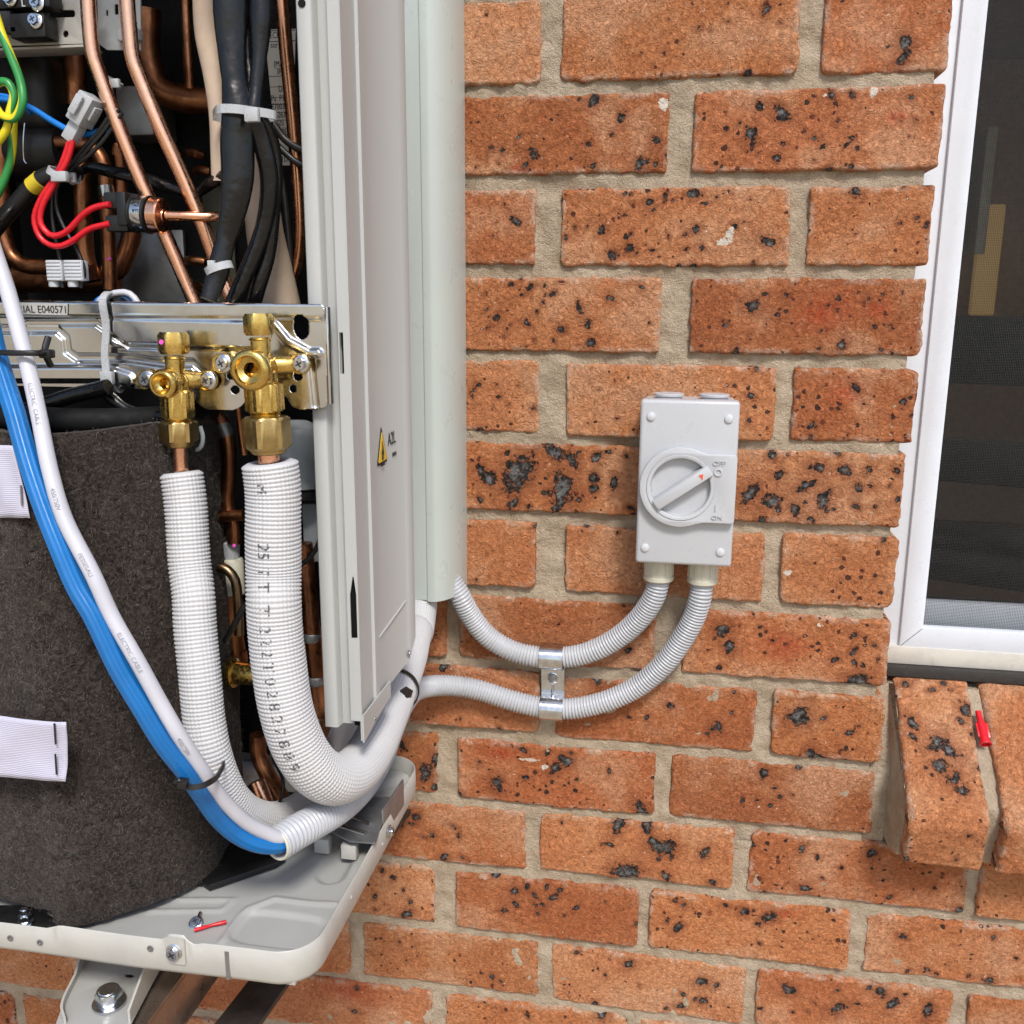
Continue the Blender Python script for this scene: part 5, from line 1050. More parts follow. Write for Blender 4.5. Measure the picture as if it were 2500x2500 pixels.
# open-ended: outer skin, returned through the mouth to an inner skin
n_in = 90
Qx = np.vstack([Q2[n_in:0:-1], Q2]); 
def r2(i):
    if i < n_in: return c28*(rc-.0016)
    return c28*(rc+.0007*pr5[(i-n_in) % 5])
T_, N_, B_ = frames(Q2)
VV = []
for i in list(range(n_in, -1, -1)): VV.append(Q2[i]+np.outer(c28[:, 0]*(rc-.0017), N_[i])+np.outer(c28[:, 1]*(rc-.0017), B_[i]))
for i in range(len(Q2)): rr_ = rc+.0009*pr5[i % 5]; VV.append(Q2[i]+np.outer(c28[:, 0]*rr_, N_[i])+np.outer(c28[:, 1]*rr_, B_[i]))
nr = len(VV); VV = np.vstack(VV); jj = np.arange(28); j2 = (jj+1) % 28
FF = np.vstack([np.stack([i*28+jj, i*28+j2, (i+1)*28+j2, (i+1)*28+jj], 1) for i in range(nr-1)])
cnd2 = obj('conduit', (VV, FF), M_cond, ang=0); cnd2.data.polygons.foreach_set('use_smooth', [True]*len(FF)); tag(cnd2, 'lower grey corrugated conduit with open cut end on the tray', 'conduit', 'conduits on the wall')
rim = [Q2[0]+rc*.93*(math.cos(t)*N_[0]+math.sin(t)*B_[0]) for t in np.linspace(0, 2*math.pi, 40)]
obj('cut_rim', tube(np.array(rim), .0010, 8, raw=True, cap=False), M_cream, cnd2)

# ---- isolator switch
iso = thing('isolator_switch', (.1435, -.03, -.47), 'light grey weatherproof isolator switch turned to OFF on the bricks', 'switch')
IX0, IX1, IZ0, IZ1, IYF = .0965, .1905, -.4635, -.3000, -.0615
obj('back_box', box((IX0+.0022, -.042, IZ0+.0022), (IX1-.0022, -.0005, IZ1-.0015), .004, 3), M_iso, iso)
cov = obj('front_cover', box((IX0, IYF, IZ0), (IX1, -.0415, IZ1), .0036, 4), M_iso, iso)
kI = .28986*((at(V8(600, 1000), 'y', IYF)-CAM)@_w)/(F*2500)
def ip(x, y, Y=IYF): return at(V8(x, y), 'y', Y)
for x, y in ((310, 402), (965, 422), (258, 1506), (893, 1545)):
    p = ip(x, y); obj('screw_plug', lathe([(34*kI, -.001), (36*kI, .0008), (33*kI, .0017), (20*kI, .0023), (.0002, .0025)], p, (0, -1, 0), 28), M_whitep, cov)
YD = IYF-.0085
cc = ip(555, 1003, YD); rD = 330*kI
tabr = ip(1036, 740, YD); tabb = ip(1000, 1303, YD)
pts = []
hz0 = tabr[2]; hz1 = tabb[2]; xr_ = IX1-.0012
a_hi = math.asin(min(.99, (hz0-cc[2])/rD)); a_lo = math.asin(max(-.99, (hz1-cc[2])/rD))
for t in np.linspace(a_hi+.10, 2*math.pi+a_lo-.10, 64): pts.append((cc[0]+rD*math.cos(t), cc[2]+rD*math.sin(t)))
pts += [(cc[0]+rD*math.cos(a_lo)+.005, hz1), (xr_-.0015, hz1), (xr_, hz1+.0015), (xr_, hz0-.0015), (xr_-.0015, hz0), (cc[0]+rD*math.cos(a_hi)+.005, hz0)]
rK = 288*kI
hole = oval(cc[0], cc[2], rK, n=56)
dial = obj('dial_plate', slab(pts, [hole], YD*-1+IYF, (0, (IYF+YD)/2, 0), bev=.0009), M_iso, iso)
kn = obj('rotary_knob', lathe([(rK*.99-.0004, 0), (rK*.99-.0004, .0083), (rK*.965, .0092), (rK*.90, .0092), (rK*.865, .0086), (rK*.835, .001), (.0002, .0004)], (cc[0], IYF, cc[2]), (0, -1, 0), 64), M_iso, iso)
h0 = ip(352, 1148, YD-.001); h1 = ip(800, 862, YD-.001); hd = h1-h0; hl = math.hypot(hd[0], hd[2]); ha = math.atan2(hd[2], hd[0])
Mh = Matrix.Translation(((h0[0]+h1[0])/2, IYF, (h0[2]+h1[2])/2)) @ Matrix.Rotation(-ha, 4, 'Y')
hb, hf = box((-hl/2-.001, -.0125, -46*kI), (hl/2+.001, -.0005, 46*kI), .0012, 2)
hb = np.array(hb); hb[:, 2] *= 1+.25*np.clip((hb[:, 1]+.0125)/.012, 0, 1)
hb = np.array([Mh @ Vector(v) for v in hb]); obj('knob_handle', (hb, hf), M_iso, kn)
tm = [Mh @ Vector(v) for v in ((hl/2-.0105, -.0128, .0024), (hl/2-.0062, -.0128, .0012), (hl/2-.0098, -.0128, -.0034))]
obj('red_pointer', slab([(v[0], v[2]) for v in tm], (), .0003, (0, tm[0][1], 0)), mat('orange_red_print', (.72, .09, .03), .4), kn, ang=0)
M_emb = M_iso
def emb(s_, x, y, sz): return textmesh(s_, sz, ip(x, y, YD-.0002), (1, 0, 0), (0, 0, 1), .0011, sx=1.15)
cO = ip(875, 873, YD); ring_ = slab(oval(cO[0], cO[2], 33*kI), [oval(cO[0], cO[2], 23*kI)], .0022, (0, YD-.0002, 0), bev=.0003)
p0_ = ip(847, 1200, YD); p1_ = ip(857, 1148, YD)
obj('raised_lettering', join(emb('OFF', 826, 813, .0062), emb('ON', 815, 1268, .0058), ring_, box((p0_[0], YD-.0013, p0_[2]), (p1_[0], YD+.0002, p1_[2]))), M_emb, dial, ang=30)
for x, y in ((460, 200), (845, 210)):
    p = at(V8(x, y), 'z', IZ1+.004); p = (p[0], -.026, IZ1-.0016)
    cp_ = obj('entry_plug', lathe([(.0125, -.002), (.0125, .0022), (.0146, .0026), (.0146, .0046), (.0138, .0052), (.0002, .0052)], p, (0, 0, 1), 40), M_iso, iso)
    obj('plug_marking', textmesh('25mm', .0042, (p[0], p[1]-.001, p[2]+.0054), (1, 0, 0), (0, 1, 0), .0001, 'CENTER'), M_whitep, cp_, ang=0)
for x0, x1, y1 in ((245, 500, 1805), (622, 880, 1830)):
    xc = (ip(x0, 1700, -.045)[0]+ip(x1, 1700, -.045)[0])/2; zb_ = ip(x0, y1, -.045)[2]; hgt = IZ0+.003-zb_
    gl = obj('conduit_gland', lathe([(.0128, 0), (.0150, .0002), (.0156, .0010), (.0156, .0046), (.0150, .0052), (.0146, .0056), (.0143, hgt)], (xc, -.030, zb_), (0, 0, 1), 40), M_cream, iso)
    obj('gland_ribs', join(*[box((-.0007, -.0006, 0), (.0007, .0006, hgt-.009), M=Matrix.Translation((xc+.0146*math.cos(a), -.030+.0146*math.sin(a), zb_+.0058)) @ Matrix.Rotation(a+math.pi/2, 4, 'Z')) for a in np.linspace(0, 2*math.pi, 12, endpoint=False)]), M_cream, gl)

# ---- double saddle clamp
sd = thing('saddle_clamp', (.005, -.01, -.60), 'shiny zinc double saddle clamp holding both conduits', 'clamp')
zc1 = at(V6(805, 1433), 'y', YC)[2]; zc2 = at(V6(808, 1687), 'y', YC)[2]; xc = at(V6(806, 1550), 'y', -.012)[0]; wS = .0128
def arcp(zc, r, a0, a1, n=16): return [(zc+r*math.cos(t), YC-r*math.sin(t)) for t in np.linspace(a0, a1, n)]
Rr = rc+.0013
pl = [(zc1+Rr, -.0035)]+arcp(zc1, Rr, R(2), R(178))+[(zc1-Rr-.0006, -.0045), (zc1-Rr-.0022, -.0035), (zc1-Rr-.005, -.0035), (zc2+Rr+.005, -.0035), (zc2+Rr+.0022, -.0035), (zc2+Rr+.0006, -.0045)]+arcp(zc2, Rr, R(2), R(178))+[(zc2-Rr, -.0035)]
pl = np.array(pl); tn = np.gradient(pl, axis=0); tn /= np.linalg.norm(tn, axis=1)[:, None]; nn = np.stack([tn[:, 1], -tn[:, 0]], 1)
if nn[8][1] > 0: nn = -nn
SV = []; n_ = len(pl)
for off in (0, .0012):
    for sx_ in (-1, 1):
        for i in range(n_): q_ = pl[i]+nn[i]*off; SV.append((xc+sx_*wS+.0012*(pl[i][0]-zc1)/(zc2-zc1), q_[1], q_[0]))
SF = []
for i in range(n_-1): SF += [(i, i+1, n_+i+1, n_+i), (2*n_+i, 3*n_+i, 3*n_+i+1, 2*n_+i+1), (i, 2*n_+i, 2*n_+i+1, i+1), (n_+i, n_+i+1, 3*n_+i+1, 3*n_+i)]
SF += [(0, n_, 3*n_, 2*n_), (n_-1, 3*n_-1, 4*n_-1, 2*n_-1)]
obj('saddle_strap', (np.array(SV), SF), M_zinc, sd, ang=40)
zm = at(V6(812, 1537), 'y', -.006)
obj('strap_rib', tube([(zm[0], -.0046, zm[2]-.008), (zm[0], -.0046, zm[2]-.018)], .0016, 10, 6), M_zinc, sd)
obj('slot_rim', lathe([(.0060, 0), (.0064, .0006), (.0052, .0010), (.0050, .0002)], (zm[0], -.0046, zm[2]), (0, -1, 0), 28), M_zinc, sd)
obj('screw_head', lathe([(.0048, 0), (.0046, .0014), (.0032, .0022), (.0002, .0024)], (zm[0], -.0047, zm[2]), (0, -1, 0), 24), M_steel, sd)

# ---- insulated refrigerant pipes
def smoothp(P, w):
    Q = np.vstack([np.repeat(P[:1], w, 0), P, np.repeat(P[-1:], w, 0)]); k_ = np.hanning(2*w+1); k_ /= k_.sum()
    Q = np.stack([np.convolve(Q[:, i], k_, 'valid') for i in range(3)], 1)
    d = np.r_[0, np.cumsum(np.linalg.norm(np.diff(Q, axis=0), axis=1))]; q_ = np.linspace(0, d[-1], len(P)); Q = np.stack([np.interp(q_, d, Q[:, i]) for i in range(3)], 1)
    return Q
def insulated(pts, r, label, seed):
    P0 = spline(pts, 300); L = plen(P0); pit = .0027
    nr_ = int(L/pit); n = nr_*4+1; P = spline(pts, n); P = smoothp(P, 24); nb = int(2*math.pi*r/pit); k = nb*4
    T, N, B = frames(P, (0, -1, 0)); a = np.linspace(0, 2*np.pi, k, endpoint=False)
    i = np.arange(n); bv = np.abs(np.sin(np.pi*(i/4)))**.6; bu = np.abs(np.sin(np.pi*(np.arange(k)/4)))**.6
    s = i/(n-1)*L
    rad = r-.0010+.0012*(bv[:, None]*(.50+.50*bu[None])) + .0006*fbm(s[:, None]*30+seed, a[None]*1.2, seed, 2)
    V = P[:, None]+rad[..., None]*(np.cos(a)[None, :, None]*N[:, None]+np.sin(a)[None, :, None]*B[:, None])
    # cut end face with the foam thickness
    e = [P[0][None]+q_*(np.cos(a)[:, None]*N[0]+np.sin(a)[:, None]*B[0])+T[0]*dz for q_, dz in ((r*.45, .012), (r*.45, -.0005), (r*.80, -.0012))]
    V = np.vstack(e+[V.reshape(-1, 3)]); j = np.arange(k); j2_ = (j+1) % k
    Fs = np.vstack([np.stack([q_*k+j, q_*k+j2_, (q_+1)*k+j2_, (q_+1)*k+j], 1) for q_ in range(n+2)])
    o = obj('insulated_pipe', (V, Fs), M_foam, ang=0); o.data.polygons.foreach_set('use_smooth', [True]*len(Fs))
    tag(o, label, 'pipe', 'insulated refrigerant pipes'); return o, P, T, N, B
def stop(X, Y, z): return np.array([X, Y, z])
zs = up(V2, 1088, 1130, -.428); zb_ = up(V2, 1608, 1068, -.428)
small = [(vs[0], -.428, zs[2])]+[up(V2, *p) for p in ((1092, 1300, -.430), (1105, 1500, -.433), (1125, 1750, -.437))]+[up(V4, *p) for p in ((828, 60, -.440), (838, 240, -.445), (858, 430, -.450), (872, 600, -.453), (895, 740, -.455), (930, 860, -.452), (975, 955, -.445), (1040, 1025, -.432), (1130, 1062, -.412), (1230, 1045, -.385), (1340, 970, -.345), (1430, 830, -.30), (1475, 700, -.25))]+[(-.150, -.18, -.56), (-.1560, -.10, -.535), (-.156, -.034, -.50), (-.156, -.03, -.44)]
o1, *_f1 = insulated(small, .0134, 'narrower white insulated pipe under the smaller valve', 3)
big = [(vb[0], -.428, zb_[2])]+[up(V2, *p) for p in ((1610, 1250, -.428), (1610, 1500, -.430), (1612, 1800, -.432))]+[up(V4, *p) for p in ((1172, 60, -.434), (1180, 250, -.436), (1200, 430, -.438), (1232, 600, -.438), (1285, 750, -.434), (1360, 850, -.424), (1440, 885, -.408), (1520, 850, -.380), (1590, 760, -.340), (1650, 630, -.29), (1700, 500, -.235), (1745, 380, -.175), (1775, 260, -.115))]+[(-.128, -.070, -.545), (-.1310, -.034, -.505), (-.131, -.03, -.44)]
o2, P2b, T2b, N2b, B2b = insulated(big, .0176, 'wider white insulated pipe looping under the side panel', 8)
def tube_text(s_, P, N, B, r, s0, ang, size, m, parent, gap=1.0, flip=1):
    V, Fs = textmesh(s_, size, None, (1, 0, 0), (0, 1, 0)); V = np.array(V)
    d = np.r_[0, np.cumsum(np.linalg.norm(np.diff(P, axis=0), axis=1))]; x = s0+V[:, 0]; th = ang+flip*V[:, 1]/r
    # fine enough already; wrap each vertex on to the tube
    f = lambda A: np.stack([np.interp(x, d, A[:, i]) for i in range(3)], 1)
    p = f(P); n = f(N); b = f(B); n /= np.linalg.norm(n, axis=1)[:, None]; b /= np.linalg.norm(b, axis=1)[:, None]
    W = p+(r+.00025)*(np.cos(th)[:, None]*n+np.sin(th)[:, None]*b)
    return obj('printed_text', (W, Fs), m, parent, ang=0)
M_print = mat('faded_ink', (.16, .16, .17), .7)
_nt = M_print.node_tree; _n = _nt.nodes.new('ShaderNodeTexNoise'); _n.inputs['Scale'].default_value = 700; _g = _nt.nodes.new('ShaderNodeMath'); _g.operation = 'GREATER_THAN'; _g.inputs[1].default_value = .47
_tc = _nt.nodes.new('ShaderNodeTexCoord'); _nt.links.new(_tc.outputs['Object'], _n.inputs['Vector']); _nt.links.new(_n.outputs[0], _g.inputs[0]); _nt.links.new(_g.outputs[0], _nt.nodes['Principled BSDF'].inputs['Alpha'])
def view_ang(P, N, B, i):
    v = CAM-P[i]; return math.atan2(v@B[i], v@N[i])
va = view_ang(P2b, N2b, B2b, 60)
# lettering runs down the pipe, tops of the letters to the right
sgn = 1. if (up(V2, 1700, 1300, -.43)-up(V2, 1600, 1300, -.43)) @ (-math.sin(va)*N2b[60]+math.cos(va)*B2b[60]) > 0 else -1.
tube_text('M', P2b, N2b, B2b, .0176, .010, va-sgn*.55, .009, M_print, o2, flip=sgn)
tube_text('25  T  T  T  2 2 2 T 0 2 8 2 7 8 8 9', P2b, N2b, B2b, .0176, .048, va-sgn*.55, .0105, M_print, o2, flip=sgn)

# ---- blue and white supply cables
def cable(name, pts, prof_fn, m, label, k=40):
    P = spline(pts, 260); T, N, B = frames(P, (0, -1, 0)); a = np.linspace(0, 2*np.pi, k, endpoint=False); rr_ = prof_fn(a)
    V = P[:, None]+rr_[None, :, None]*(np.cos(a)[None, :, None]*N[:, None]+np.sin(a)[None, :, None]*B[:, None])
    n = len(P); j = np.arange(k); j2_ = (j+1) % k; Fs = np.vstack([np.stack([i*k+j, i*k+j2_, (i+1)*k+j2_, (i+1)*k+j], 1) for i in range(n-1)])
    o = obj(name, (V.reshape(-1, 3), Fs), m, ang=0); o.data.polygons.foreach_set('use_smooth', [True]*len(Fs)); tag(o, label, 'cable', 'supply cables'); return o, P, T, N, B
bl = [up(V2, *p) for p in ((-150, -150, -.462), (-80, 180, -.466), (-20, 450, -.474), (42, 650, -.482), (90, 800, -.488), (135, 960, -.494), (185, 1130, -.500), (260, 1350, -.506), (350, 1580, -.511), (458, 1830, -.514))]+[up(V4, *p) for p in ((400, 180, -.516), (505, 400, -.517), (600, 560, -.516), (700, 725, -.513), (790, 840, -.507), (860, 940, -.497), (935, 1045, -.484), (1030, 1125, -.472), (1120, 1160, -.462), (1200, 1160, -.452), (1280, 1110, -.437))]
wh = [up(V2, *p) for p in ((-140, -480, -.458), (-70, -280, -.460), (-15, -110, -.463), (42, 60, -.467), (108, 300, -.473), (163, 510, -.479), (228, 800, -.490), (295, 1130, -.502), (378, 1410, -.509), (550, 1750, -.513))]+[up(V4, *p) for p in ((480, 185, -.513), (590, 378, -.514), (690, 560, -.512), (775, 705, -.508), (870, 850, -.498), (960, 975, -.484), (1060, 1070, -.470), (1140, 1112, -.460), (1205, 1132, -.452), (1290, 1085, -.435))]
oB, PB, TB, NB, BB = cable('supply_cable', bl, lambda a: .0058*(1+.11*np.abs(np.cos(5*a))**.7-.06), M_sheath, 'thick blue ribbed cable curving down into the conduit mouth')
oW, PW_, TW, NW, BW = cable('supply_cable', wh, lambda a: .0046*(1+.04*np.cos(2*a)), M_whitec, 'white cable with grey print beside the blue one', 28)
for s0, tx_ in ((.12, 'ELECTRIC  CABLE'), (.185, '450/750V'), (.225, 'FESSESAU'), (.275, 'ELECTRIC CABLE'), (.345, '450/750V')):
    i = int(s0/plen(PW_)*259); va_ = view_ang(PW_, NW, BW, i)
    sg = 1. if (np.array([1., 0, 0])) @ (-math.sin(va_)*NW[i]+math.cos(va_)*BW[i]) > 0 else -1.
    tube_text(tx_, PW_, NW, BW, .0047, s0, va_-sg*.5, .0034, mat('grey_print', (.41, .40, .44), .7), oW, flip=sg)
i0 = 0

# ---- cable ties
def tie(pts, w, th, m, label, head=None, hd=(.0042, .0034, .003), tail=None, closed=True):
    """flat strap through pts; its width lies along axis wdir given per tie"""
    P = spline(pts, 90, closed) if closed else spline(pts, 60)
    if closed: P = np.vstack([P, P[:1]])
    c = np.mean(P, 0); n = len(P); T = np.gradient(P, axis=0); T /= np.linalg.norm(T, axis=1)[:, None]
    # plane normal of the loop = strap width direction
    u_, s_, vt = np.linalg.svd(P-c); W = vt[2]; V = []
    for i in range(n):
        W_ = W-T[i]*(W@T[i]); W_ /= np.linalg.norm(W_); o_ = np.cross(T[i], W_)
        if closed and o_ @ (P[i]-c) < 0: o_ = -o_
        for a, b in ((-1, 0), (1, 0), (1, 1), (-1, 1)): V.append(P[i]+W_*a*w/2+o_*b*th)
    Fs = [(i*4+j, i*4+(j+1) % 4, (i+1)*4+(j+1) % 4, (i+1)*4+j) for i in range(n-1) for j in range(4)]+[(3, 2, 1, 0), tuple((n-1)*4+j for j in range(4))]
    parts = [(np.array(V), Fs)]
    t_ = thing('cable_tie', c, label, 'cable tie', 'cable ties')
    obj('strap', parts[0], m, t_, ang=50)
    if head is not None:
        h = np.array(head[0]); a, b, d = basis(head[1]); Mh_ = Matrix(((a[0], b[0], d[0], h[0]), (a[1], b[1], d[1], h[1]), (a[2], b[2], d[2], h[2]), (0, 0, 0, 1)))
        obj('locking_head', box((-hd[0]/2, -hd[1]/2, -hd[2]/2), (hd[0]/2, hd[1]/2, hd[2]/2), .0005, M=Mh_), m, t_)
    if tail is not None: obj('tail', tube(tail, .0011, 8, 12), m, t_)
    return t_
def around(cs, d, pad=.0012):
    """loop round circles (centre, radius) in the plane perpendicular to d"""
    d = np.array(d, float); d /= np.linalg.norm(d); a, b, _ = basis(d); o_ = np.mean([c for c, r in cs], 0); pts = []
    Q = []
    for c, r in cs:
        for t in np.linspace(0, 2*np.pi, 24, endpoint=False): Q.append((((c-o_)@a)+(r+pad)*math.cos(t), ((c-o_)@b)+(r+pad)*math.sin(t)))
    Q = sorted(set(Q))
    def half(pp):
        h = []
        for p in pp:
            while len(h) > 1 and (h[-1][0]-h[-2][0])*(p[1]-h[-2][1])-(h[-1][1]-h[-2][1])*(p[0]-h[-2][0]) <= 0: h.pop()
            h.append(p)
        return h
    H_ = half(Q)[:-1]+half(Q[::-1])[:-1]
    return [o_+a*x+b*y for x, y in H_]
tb_ = np.array(up(V4, 855, 905, -.500)); tw_ = np.array(up(V4, 895, 885, -.497)); tp_ = np.array(up(V4, 915, 845, -.453))
dd_ = up(V4, 930, 1000, -.49)-up(V4, 800, 810, -.50)
tie([up(V4, *q_) for q_ in ((775, 893, -.512), (815, 916, -.5150), (860, 912, -.5130), (905, 890, -.5060), (940, 850, -.480), (957, 815, -.462), (945, 790, -.440), (880, 800, -.438), (810, 850, -.470), (780, 875, -.505))], .0034, .0011, M_blackm, 'black cable tie binding the blue and white cables to the narrower pipe', (np.array(up(V4, 785, 900, -.516)), (1, .2, -.2)), (.0060, .0046, .0055), tail=[up(V4, 790, 900, -.517), up(V4, 768, 888, -.519), up(V4, 748, 896, -.519)])
ti = int(np.argmin(np.linalg.norm(P2b-up(V4, 1712, 500, -.235), axis=1)))
tie(around([(P2b[ti], .0178)], T2b[ti]), .0036, .0012, M_blackm, 'black cable tie where the wider pipe meets the lower conduit', (np.array(up(V4, 1738, 518, -.262)), (1, -.3, -.4)), (.010, .008, .008))
tie(around([(np.array(up(V1, 1440, 695, -.411)), .0105), (np.array(up(V1, 1580, 692, -.405)), .0068), (np.array(up(V1, 1370, 695, -.395)), .0060)], (.05, 0, 1)), .0050, .0012, M_nylon, 'clear cable tie round the waist of the black sleeves', (np.array(up(V1, 1525, 695, -.4255)), (0, -1, 0)), (.0085, .0078, .0042))
tie(around([(np.array(up(V1, 1325, 1625, -.418)), .0064)], (-.35, 0, 1)), .0046, .0011, M_nylon, 'clear cable tie near the cut tip of the flat sleeve', (np.array(up(V1, 1280, 1605, -.425)), (0, -1, 0)), (.0045, .006, .003))
tie(around([(np.array(up(V1, 350, 1060, -.404)), .0046), (np.array(up(V1, 395, 1050, -.397)), .003)], (.55, 0, 1)), .0042, .0012, M_nylon, 'white cable tie where the red leads cross the yellow banded cable', (np.array(up(V1, 362, 1068, -.4115)), (0, -1, 0)), (.0105, .0062, .004))
tie(around([(np.array(up(V1, 690, 500, -.385)), .0032)], (.6, 0, 1)), .0036, .001, M_nylon, 'small white cable tie on thin black wires behind the left copper pipe', (np.array(up(V1, 700, 505, -.390)), (0, -1, 0)), (.0055, .0055, .003))
tie(around([(np.array(up(V1, 440, 1060, -.390)), .0036)], (1, 0, .2)), .0040, .001, M_nylon, 'small white cable tie on the black sleeve beside the elbow', (np.array(up(V1, 436, 1075, -.396)), (0, -1, 0)), (.0048, .0062, .003))
zt_ = vq(650, 108)[1]; zb2_ = vq(668, 640)[1]; xt = vq(655, 300)[0]; xb_ = vq(668, 600)[0]
tie([(xt-.0006, YV-.0048, zt_-.002), (xt, YV-.0046, (zt_*2+zb2_)/3), (xb_-.001, YV-.0050, (zt_+2*zb2_)/3), (xb_, YV-.0044, zb2_+.004), (xb_, YV+.003, zb2_-.003), (xb_, YV+.010, zb2_+.002), (xt, YV+.010, zt_-.003), (xt-.0006, YV+.003, zt_+.0025)], .0050, .0012, M_nylon, 'long clear cable tie looped upright over the metal valve plate', ((xb_, YV-.0062, zb2_+.0065), (0, -1, 0)), (.0085, .0085, .0042))
k0 = up(V2, -60, 432, -.478); k1 = up(V2, 90, 438, -.484); k2 = up(V2, 215, 440, -.482); k3 = up(V2, 262, 440, -.472)
t_ = thing('cable_tie', k1, 'black cable tie strapping the blue and white cables at the far left', 'cable tie', 'cable ties')
obj('strap', tube([k0, k1+np.array([0, -.002, 0]), k2, k3], .0017, 10, 30), M_blackm, t_)
obj('push_mount', join(tube([up(V2, 285, 345, -.466), up(V2, 265, 420, -.470), up(V2, 270, 450, -.470), up(V2, 300, 515, -.466)], .0020, 10, 20), box(up(V2, 225, 470, -.474), up(V2, 290, 420, -.474)+np.array([0, .006, 0]), .001)), M_blackm, t_)

# ---- loose bits: screw, red offcut, wall plug
p = at(V4(840, 1492), 'z', ZF+.0025)
ls = thing('loose_screw', p, 'loose hexagon screw lying on the tray beside the red offcut', 'screw')
screw('screw_head', p-np.array([0, 0, .0013]), (.05, -.5, .9), .0036, ls)
obj('screw_shank', tube([p+np.array([0, .001, -.0008]), p+np.array([-.002, .010, -.0008])], .0013, 10, 8), M_zinc, ls)
q0 = at(V4(832, 1530), 'z', ZF+.0021); q1 = at(V4(970, 1494), 'z', ZF+.0021)
oc_ = tag(obj('wire_offcut', tube([q0, (q0+q1)/2+np.array([0, .0005, 0]), q1], .0012, 12, 16, rf=lambda t: .0012+.0002*math.sin(9*t)), M_red), 'short red wire offcut lying on the tray', 'wire offcut')
def sill_pt(x, y, lift=0.):
    d = _w + _r*(V7(x, y)[0]-1250)/(F*2500) - _u*(V7(x, y)[1]-1250)/(F*2500); n = np.array([0, -.0975, .1035]); n /= np.linalg.norm(n); p0 = np.array([0, .045, -.607])+n*lift; t = ((p0-CAM)@n)/(d@n); return CAM+d*t
w0 = sill_pt(832, 935, .003); w1 = sill_pt(872, 1112, .004); wl = np.linalg.norm(w1-w0); wdn = (w1-w0)/wl
wp = thing('wall_plug', w1, 'red plastic wall plug lying in the sill joint', 'wall plug')
obj('plug_body', lathe([(.0019, 0), (.0030, .0006), (.0032, wl*.30), (.0046, wl*.40), (.0048, wl*.93), (.0050, wl*.95), (.0062, wl*.955), (.0062, wl), (.0042, wl), (.0036, wl*.9), (.0002, wl*.88)], w0, wdn, 28), M_red, wp)
a_, b_, d_ = basis(wdn)
for s_ in (-1, 1): obj('anti_turn_fin', box((-.0005, 0, wl*.38), (.0005, .0062, wl*.80), .0002, M=Matrix(((a_[0], b_[0], d_[0], w0[0]), (a_[1], b_[1], d_[1], w0[1]), (a_[2], b_[2], d_[2], w0[2]), (0, 0, 0, 1))) @ Matrix.Rotation(s_*R(75), 4, 'Z')), M_red, wp)

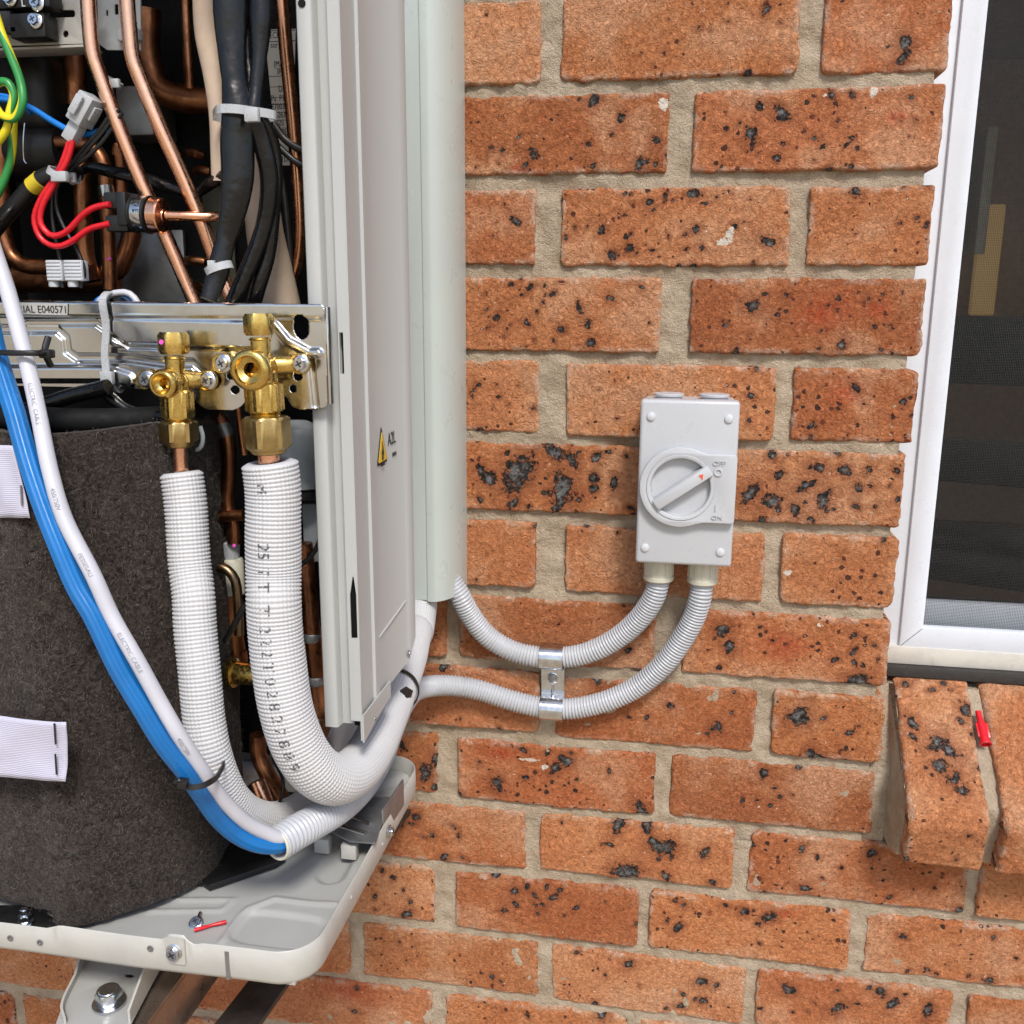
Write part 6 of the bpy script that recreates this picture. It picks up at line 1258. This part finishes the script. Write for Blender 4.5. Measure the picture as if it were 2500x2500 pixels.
# ---- unit foot and wall bracket
ZFt = -.668
def fz(x, y, z=ZFt): return at(V4(x, y), 'z', z)
fo_ = [tuple(fz(*c)[:2]) for c in ((392, 1560), (735, 1560), (560, 1932), (545, 1990), (225, 1990), (262, 1880))]
hb_ = [tuple(fz(*c)[:2]) for c in oval(556, 1728, 23, 12)]
foot = obj('mounting_foot', slab(rpoly(fo_, [.002, .002, .002, .012, .016, .012]), [hb_], .0018, (0, 0, ZFt), (1, 0, 0), (0, 1, 0), .0006), M_tray, unit)
def wallstrip(pts, h0, h1, th=.0016):
    P = spline([(*p, 0) for p in pts], 40); T = np.gradient(P, axis=0); T /= np.linalg.norm(T, axis=1)[:, None]; Nn = np.stack([-T[:, 1], T[:, 0], T[:, 2]*0], 1)*th/2; V = []
    for i, p in enumerate(P):
        hh = h1(i/39) if callable(h1) else h1
        for s_, z in ((-1, h0), (1, h0), (1, hh), (-1, hh)): q_ = p+s_*Nn[i]; V.append((q_[0], q_[1], ZFt+z))
    Fs = [(i*4+j, i*4+(j+1) % 4, (i+1)*4+(j+1) % 4, (i+1)*4+j) for i in range(39) for j in range(4)]+[(3, 2, 1, 0), (156, 157, 158, 159)]; return np.array(V), Fs
obj('foot_flange', wallstrip([fz(392, 1600)[:2], fz(330, 1740)[:2], fz(268, 1880)[:2], fz(280, 1940)[:2]], -.001, lambda t: .006+.016*max(0, 1-t*2.2)), M_tray_edge, foot)
obj('foot_flange', wallstrip([fz(735, 1600)[:2], fz(640, 1770)[:2], fz(556, 1932)[:2]], -.001, lambda t: .032-.022*t), M_tray_edge, foot)
bp_ = fz(470, 1852); 
bo_ = obj('hex_bolt', join(lathe([(.0105, .0009), (.0110, .0018), (.0108, .0032), (.009, .0036)], bp_, (0, 0, 1), 36), nut(bp_+np.array([0, 0, .0034]), (0, 0, 1), .0148, .0085, ch=.2), lathe([(.0062, .0119), (.0058, .0124), (.0002, .0124)], bp_, (0, 0, 1), 28)), M_zinc, foot)
ZA = ZFt-.0045
arm = thing('wall_bracket', (*fz(700, 1800)[:2], ZA), 'dark steel wall bracket arm carrying the unit', 'bracket')
m_arm = mat('brick_reflection_steel', (.33, .27, .23), .32, .9, var=.15, scale=25)  # reflection of the bricks put into the brown base colour
a0_ = fz(560, 1960, ZA); a1_ = fz(830, 1690, ZA); xa = a0_[0]
xm = fz(700, 1800, ZA)[0]
obj('bracket_arm', join(box((xm-.052, -.60, ZA-.003), (xm+.004, -.006, ZA), .0006), box((xm+.001, -.60, ZA-.040), (xm+.004, -.006, ZA-.003), .0006)), m_arm, arm)
s0_ = at(V4(1105, 1705), 'z', -.70)
obj('bracket_brace', box((-.016, 0, -.0025), (.016, .44, .0025), .0006, M=Matrix.Translation((s0_[0]-.012, -.44, -.735)) @ Matrix.Rotation(R(-8), 4, 'X')), mat('weathered_dark_steel', (.060, .052, .048), .5, .5, var=.3, dirt=.4), arm)
obj('wall_rail', box((-.70, -.006, -.80), (xm+.02, -.0015, -.76), .001), m_arm, arm)
nb_ = fz(400, 1945, ZA); obj('lock_nut', nut(np.array([nb_[0], nb_[1], ZA-.012]), (0, 0, 1), .016, .008), M_zinc, arm)
